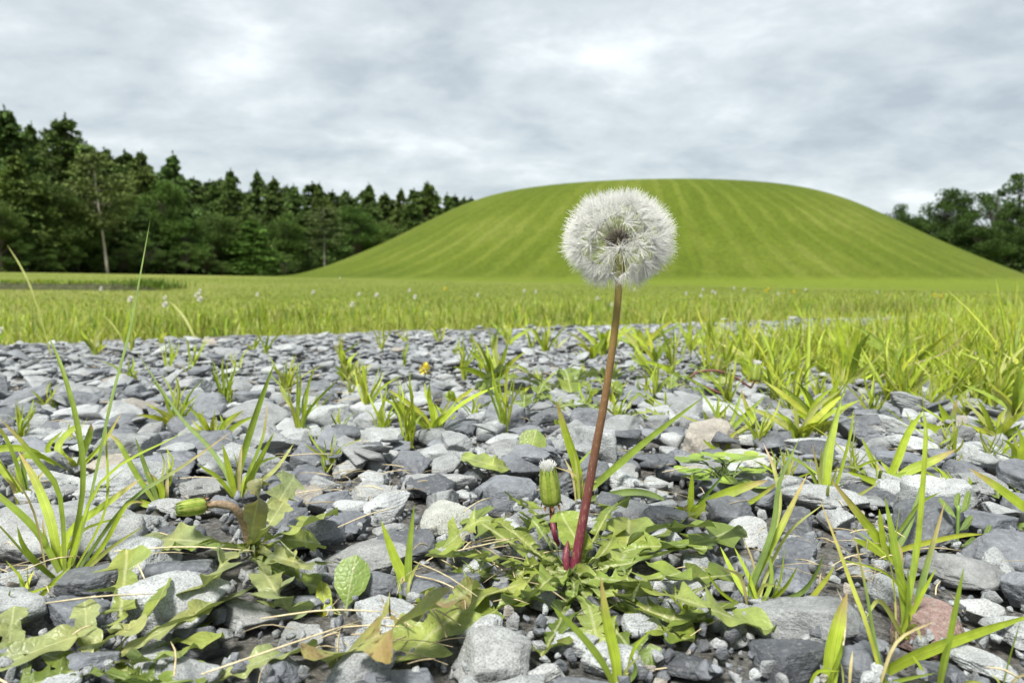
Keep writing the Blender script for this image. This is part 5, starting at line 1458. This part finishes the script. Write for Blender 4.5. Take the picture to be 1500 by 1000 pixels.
for q, (px, py, d_, lab) in enumerate([(652, 423, 2.8, 'yellow flower above the verge grass left of the dandelion'), (1122, 426, 3.3, 'yellow flower in the verge right of the dandelion'), (1163, 427, 3.2, 'yellow flower in the middle of the right verge'), (1368, 432, 3.2, 'yellow flower in the verge near the right edge'), (1378, 434, 3.0, 'lower yellow flower in the verge near the right edge'), (1125, 423, 3.6, 'smaller yellow flower farther back in the right verge')]):
    p = py_(px, py, d_)
    t = tag(empty('yellow_flower', (p[0], p[1], -.01)), lab, 'flower', 'yellow flowers in the verge')
    for me, nm in zip(YLW, ('flower_head', 'stalk')):
        o = link(nm, me, t, (0, 0, p[2] + .01)); o.scale = (1, 1, 1.0 if nm == 'flower_head' else (p[2] + .02) / .085)
pf = pz(622, 562, 0); d_ = pf[1]; ptop = py_(622, 541, d_)
t = tag(empty('yellow_flower', tuple(pf)), 'half-closed yellow flower growing low on the gravel', 'flower')
for me, nm in zip(YLW, ('flower_head', 'stalk')):
    o = link(nm, me, t, tuple(ptop - pf)); o.scale = (.9, .9, 1.1 if nm == 'flower_head' else (ptop[2] + .004) / .085)

# ------------------------------------------------------------------ dry straw among the stones
def straw_piece(p, a, L, w, lift, g_):
    dx = np.array([math.cos(a), math.sin(a), 0]); sx = np.array([-dx[1], dx[0], 0]) * g_.uniform(-.05, .05) * L
    P = [p - dx * L / 2 + [0, 0, lift * .4], p + sx + [0, 0, lift], p + dx * L / 2 + [0, 0, lift * g_.uniform(.1, .9)]]
    return tube(crom(P, 6), [w * .8, w, w, w, w * .8, w * .4], 4)
g_ = random.Random(3)
HERO_STRAW = [(150, 880, .05, .2), (650, 850, .06, -.9), (720, 800, .05, .5), (1000, 690, .04, .4), (560, 900, .09, .05), (480, 905, .06, .1), (420, 950, .07, .7), (310, 990, .09, .9), (540, 760, .05, .9), (1400, 920, .05, .2), (1230, 905, .06, 1.2),
 (600, 790, .04, -.8), (700, 740, .04, 1.1), (1170, 750, .05, 2.8), (200, 830, .05, 2.2), (30, 850, .06, 2.6), (450, 670, .05, .1), (930, 660, .05, .4), (270, 810, .08, .0), (630, 880, .06, .6), (1350, 910, .05, .15), (240, 960, .05, 2.3)]
for (px, py, L, a) in HERO_STRAW[:4] + HERO_STRAW[5:7] + HERO_STRAW[8:20:2]:
    p = pz(px, py, .014)
    V, Q, T, U = straw_piece(np.zeros(3), a, L * .65, .0003, .002, g_)
    c = np.array([.50, .43, .27]) * g_.uniform(.75, 1.15)
    me = mesh_np('straw', V, [Q, T], [M_STRAW], np.tile(c, (len(V), 1)), U)
    tag(link('straw', me, None, tuple(p)), 'thin dry pale straw lying across the near stones', 'straw', 'dry straws on the near stones')
so = Soup()
spots = [(870, 530, .12), (660, 600, .10), (520, 720, .06), (640, 860, .05), (720, 840, .05), (20, 840, .05), (150, 870, .04), (1240, 850, .05), (300, 610, .15), (1180, 560, .2), (780, 560, .1), (600, 950, .05), (960, 930, .05), (440, 600, .1), (1060, 630, .1)]
for k in range(420):
    if k % 3:
        px, py, sp = spots[k % len(spots)]; c0 = pz(px, py, .0)
        p = c0 + np.array([g_.gauss(0, sp * .35), g_.gauss(0, sp * .35), 0])
    else:
        y = .16 + 1.2 * g_.random() ** 1.3; p = np.array([g_.uniform(-.75, .75) * y, y, 0])
    p[2] = g_.uniform(.001, .012)
    V, Q, T, U = straw_piece(p, g_.uniform(0, 6.28), g_.uniform(.006, .026), g_.uniform(.00012, .00034), g_.uniform(.0005, .003), g_)
    so.add(V, Q, T, C=np.array([.48, .40, .24]) * g_.uniform(.5, 1.2), U=U)
tag(link('straw_litter', so.mesh('straw_litter', [M_STRAW])), 'scattered dry straw and dead grass among the stones', 'straw', kind='stuff')
# tall thin stalks against the lawn
def stalk(label, pts, w, d_, ck, tip=None):
    P = [py_(a, b, d_ + .02 * q) for q, (a, b) in enumerate(pts)]
    V, Q, C, U = blade_mesh(P, w / F * d_, COLS[ck], seg=14, basew=.8, tipcol=tip)
    o = link('grass_stalk', mesh_np('grass_stalk', V - P[0], Q, [M_BLADE], C, U), None, tuple(P[0]))
    tag(o, label, 'grass stalk', 'single tall grass stalks')
stalk('thin bent grass stalk against the lawn at the left edge', [(75, 520), (48, 430), (30, 390), (10, 358)], 3, pz(75, 520, 0)[1], 'p')
stalk('thin grass stalk slanting in the verge right of the tall stalk', [(290, 505), (270, 465), (248, 440)], 4, pz(290, 505, 0)[1], 'p')
stalk('long dry seed stalk slanting over the right thicket', [(1250, 582), (1300, 545), (1380, 518), (1425, 480)], 3.5, pz(1250, 582, 0)[1], 's', (.16, .08, .05))
stalk('pale dry curved stalk right of the trefoil', [(1128, 800), (1142, 740), (1135, 690), (1118, 648)], 8, pz(1128, 800, 0)[1], 'p', (.5, .35, .28))
stalk('thin upright stem with seed spike in the right thicket', [(1180, 600), (1184, 520), (1186, 458)], 6, pz(1180, 600, 0)[1], 'b')
print('stones', STONE_N, 'objects', len(bpy.data.objects))
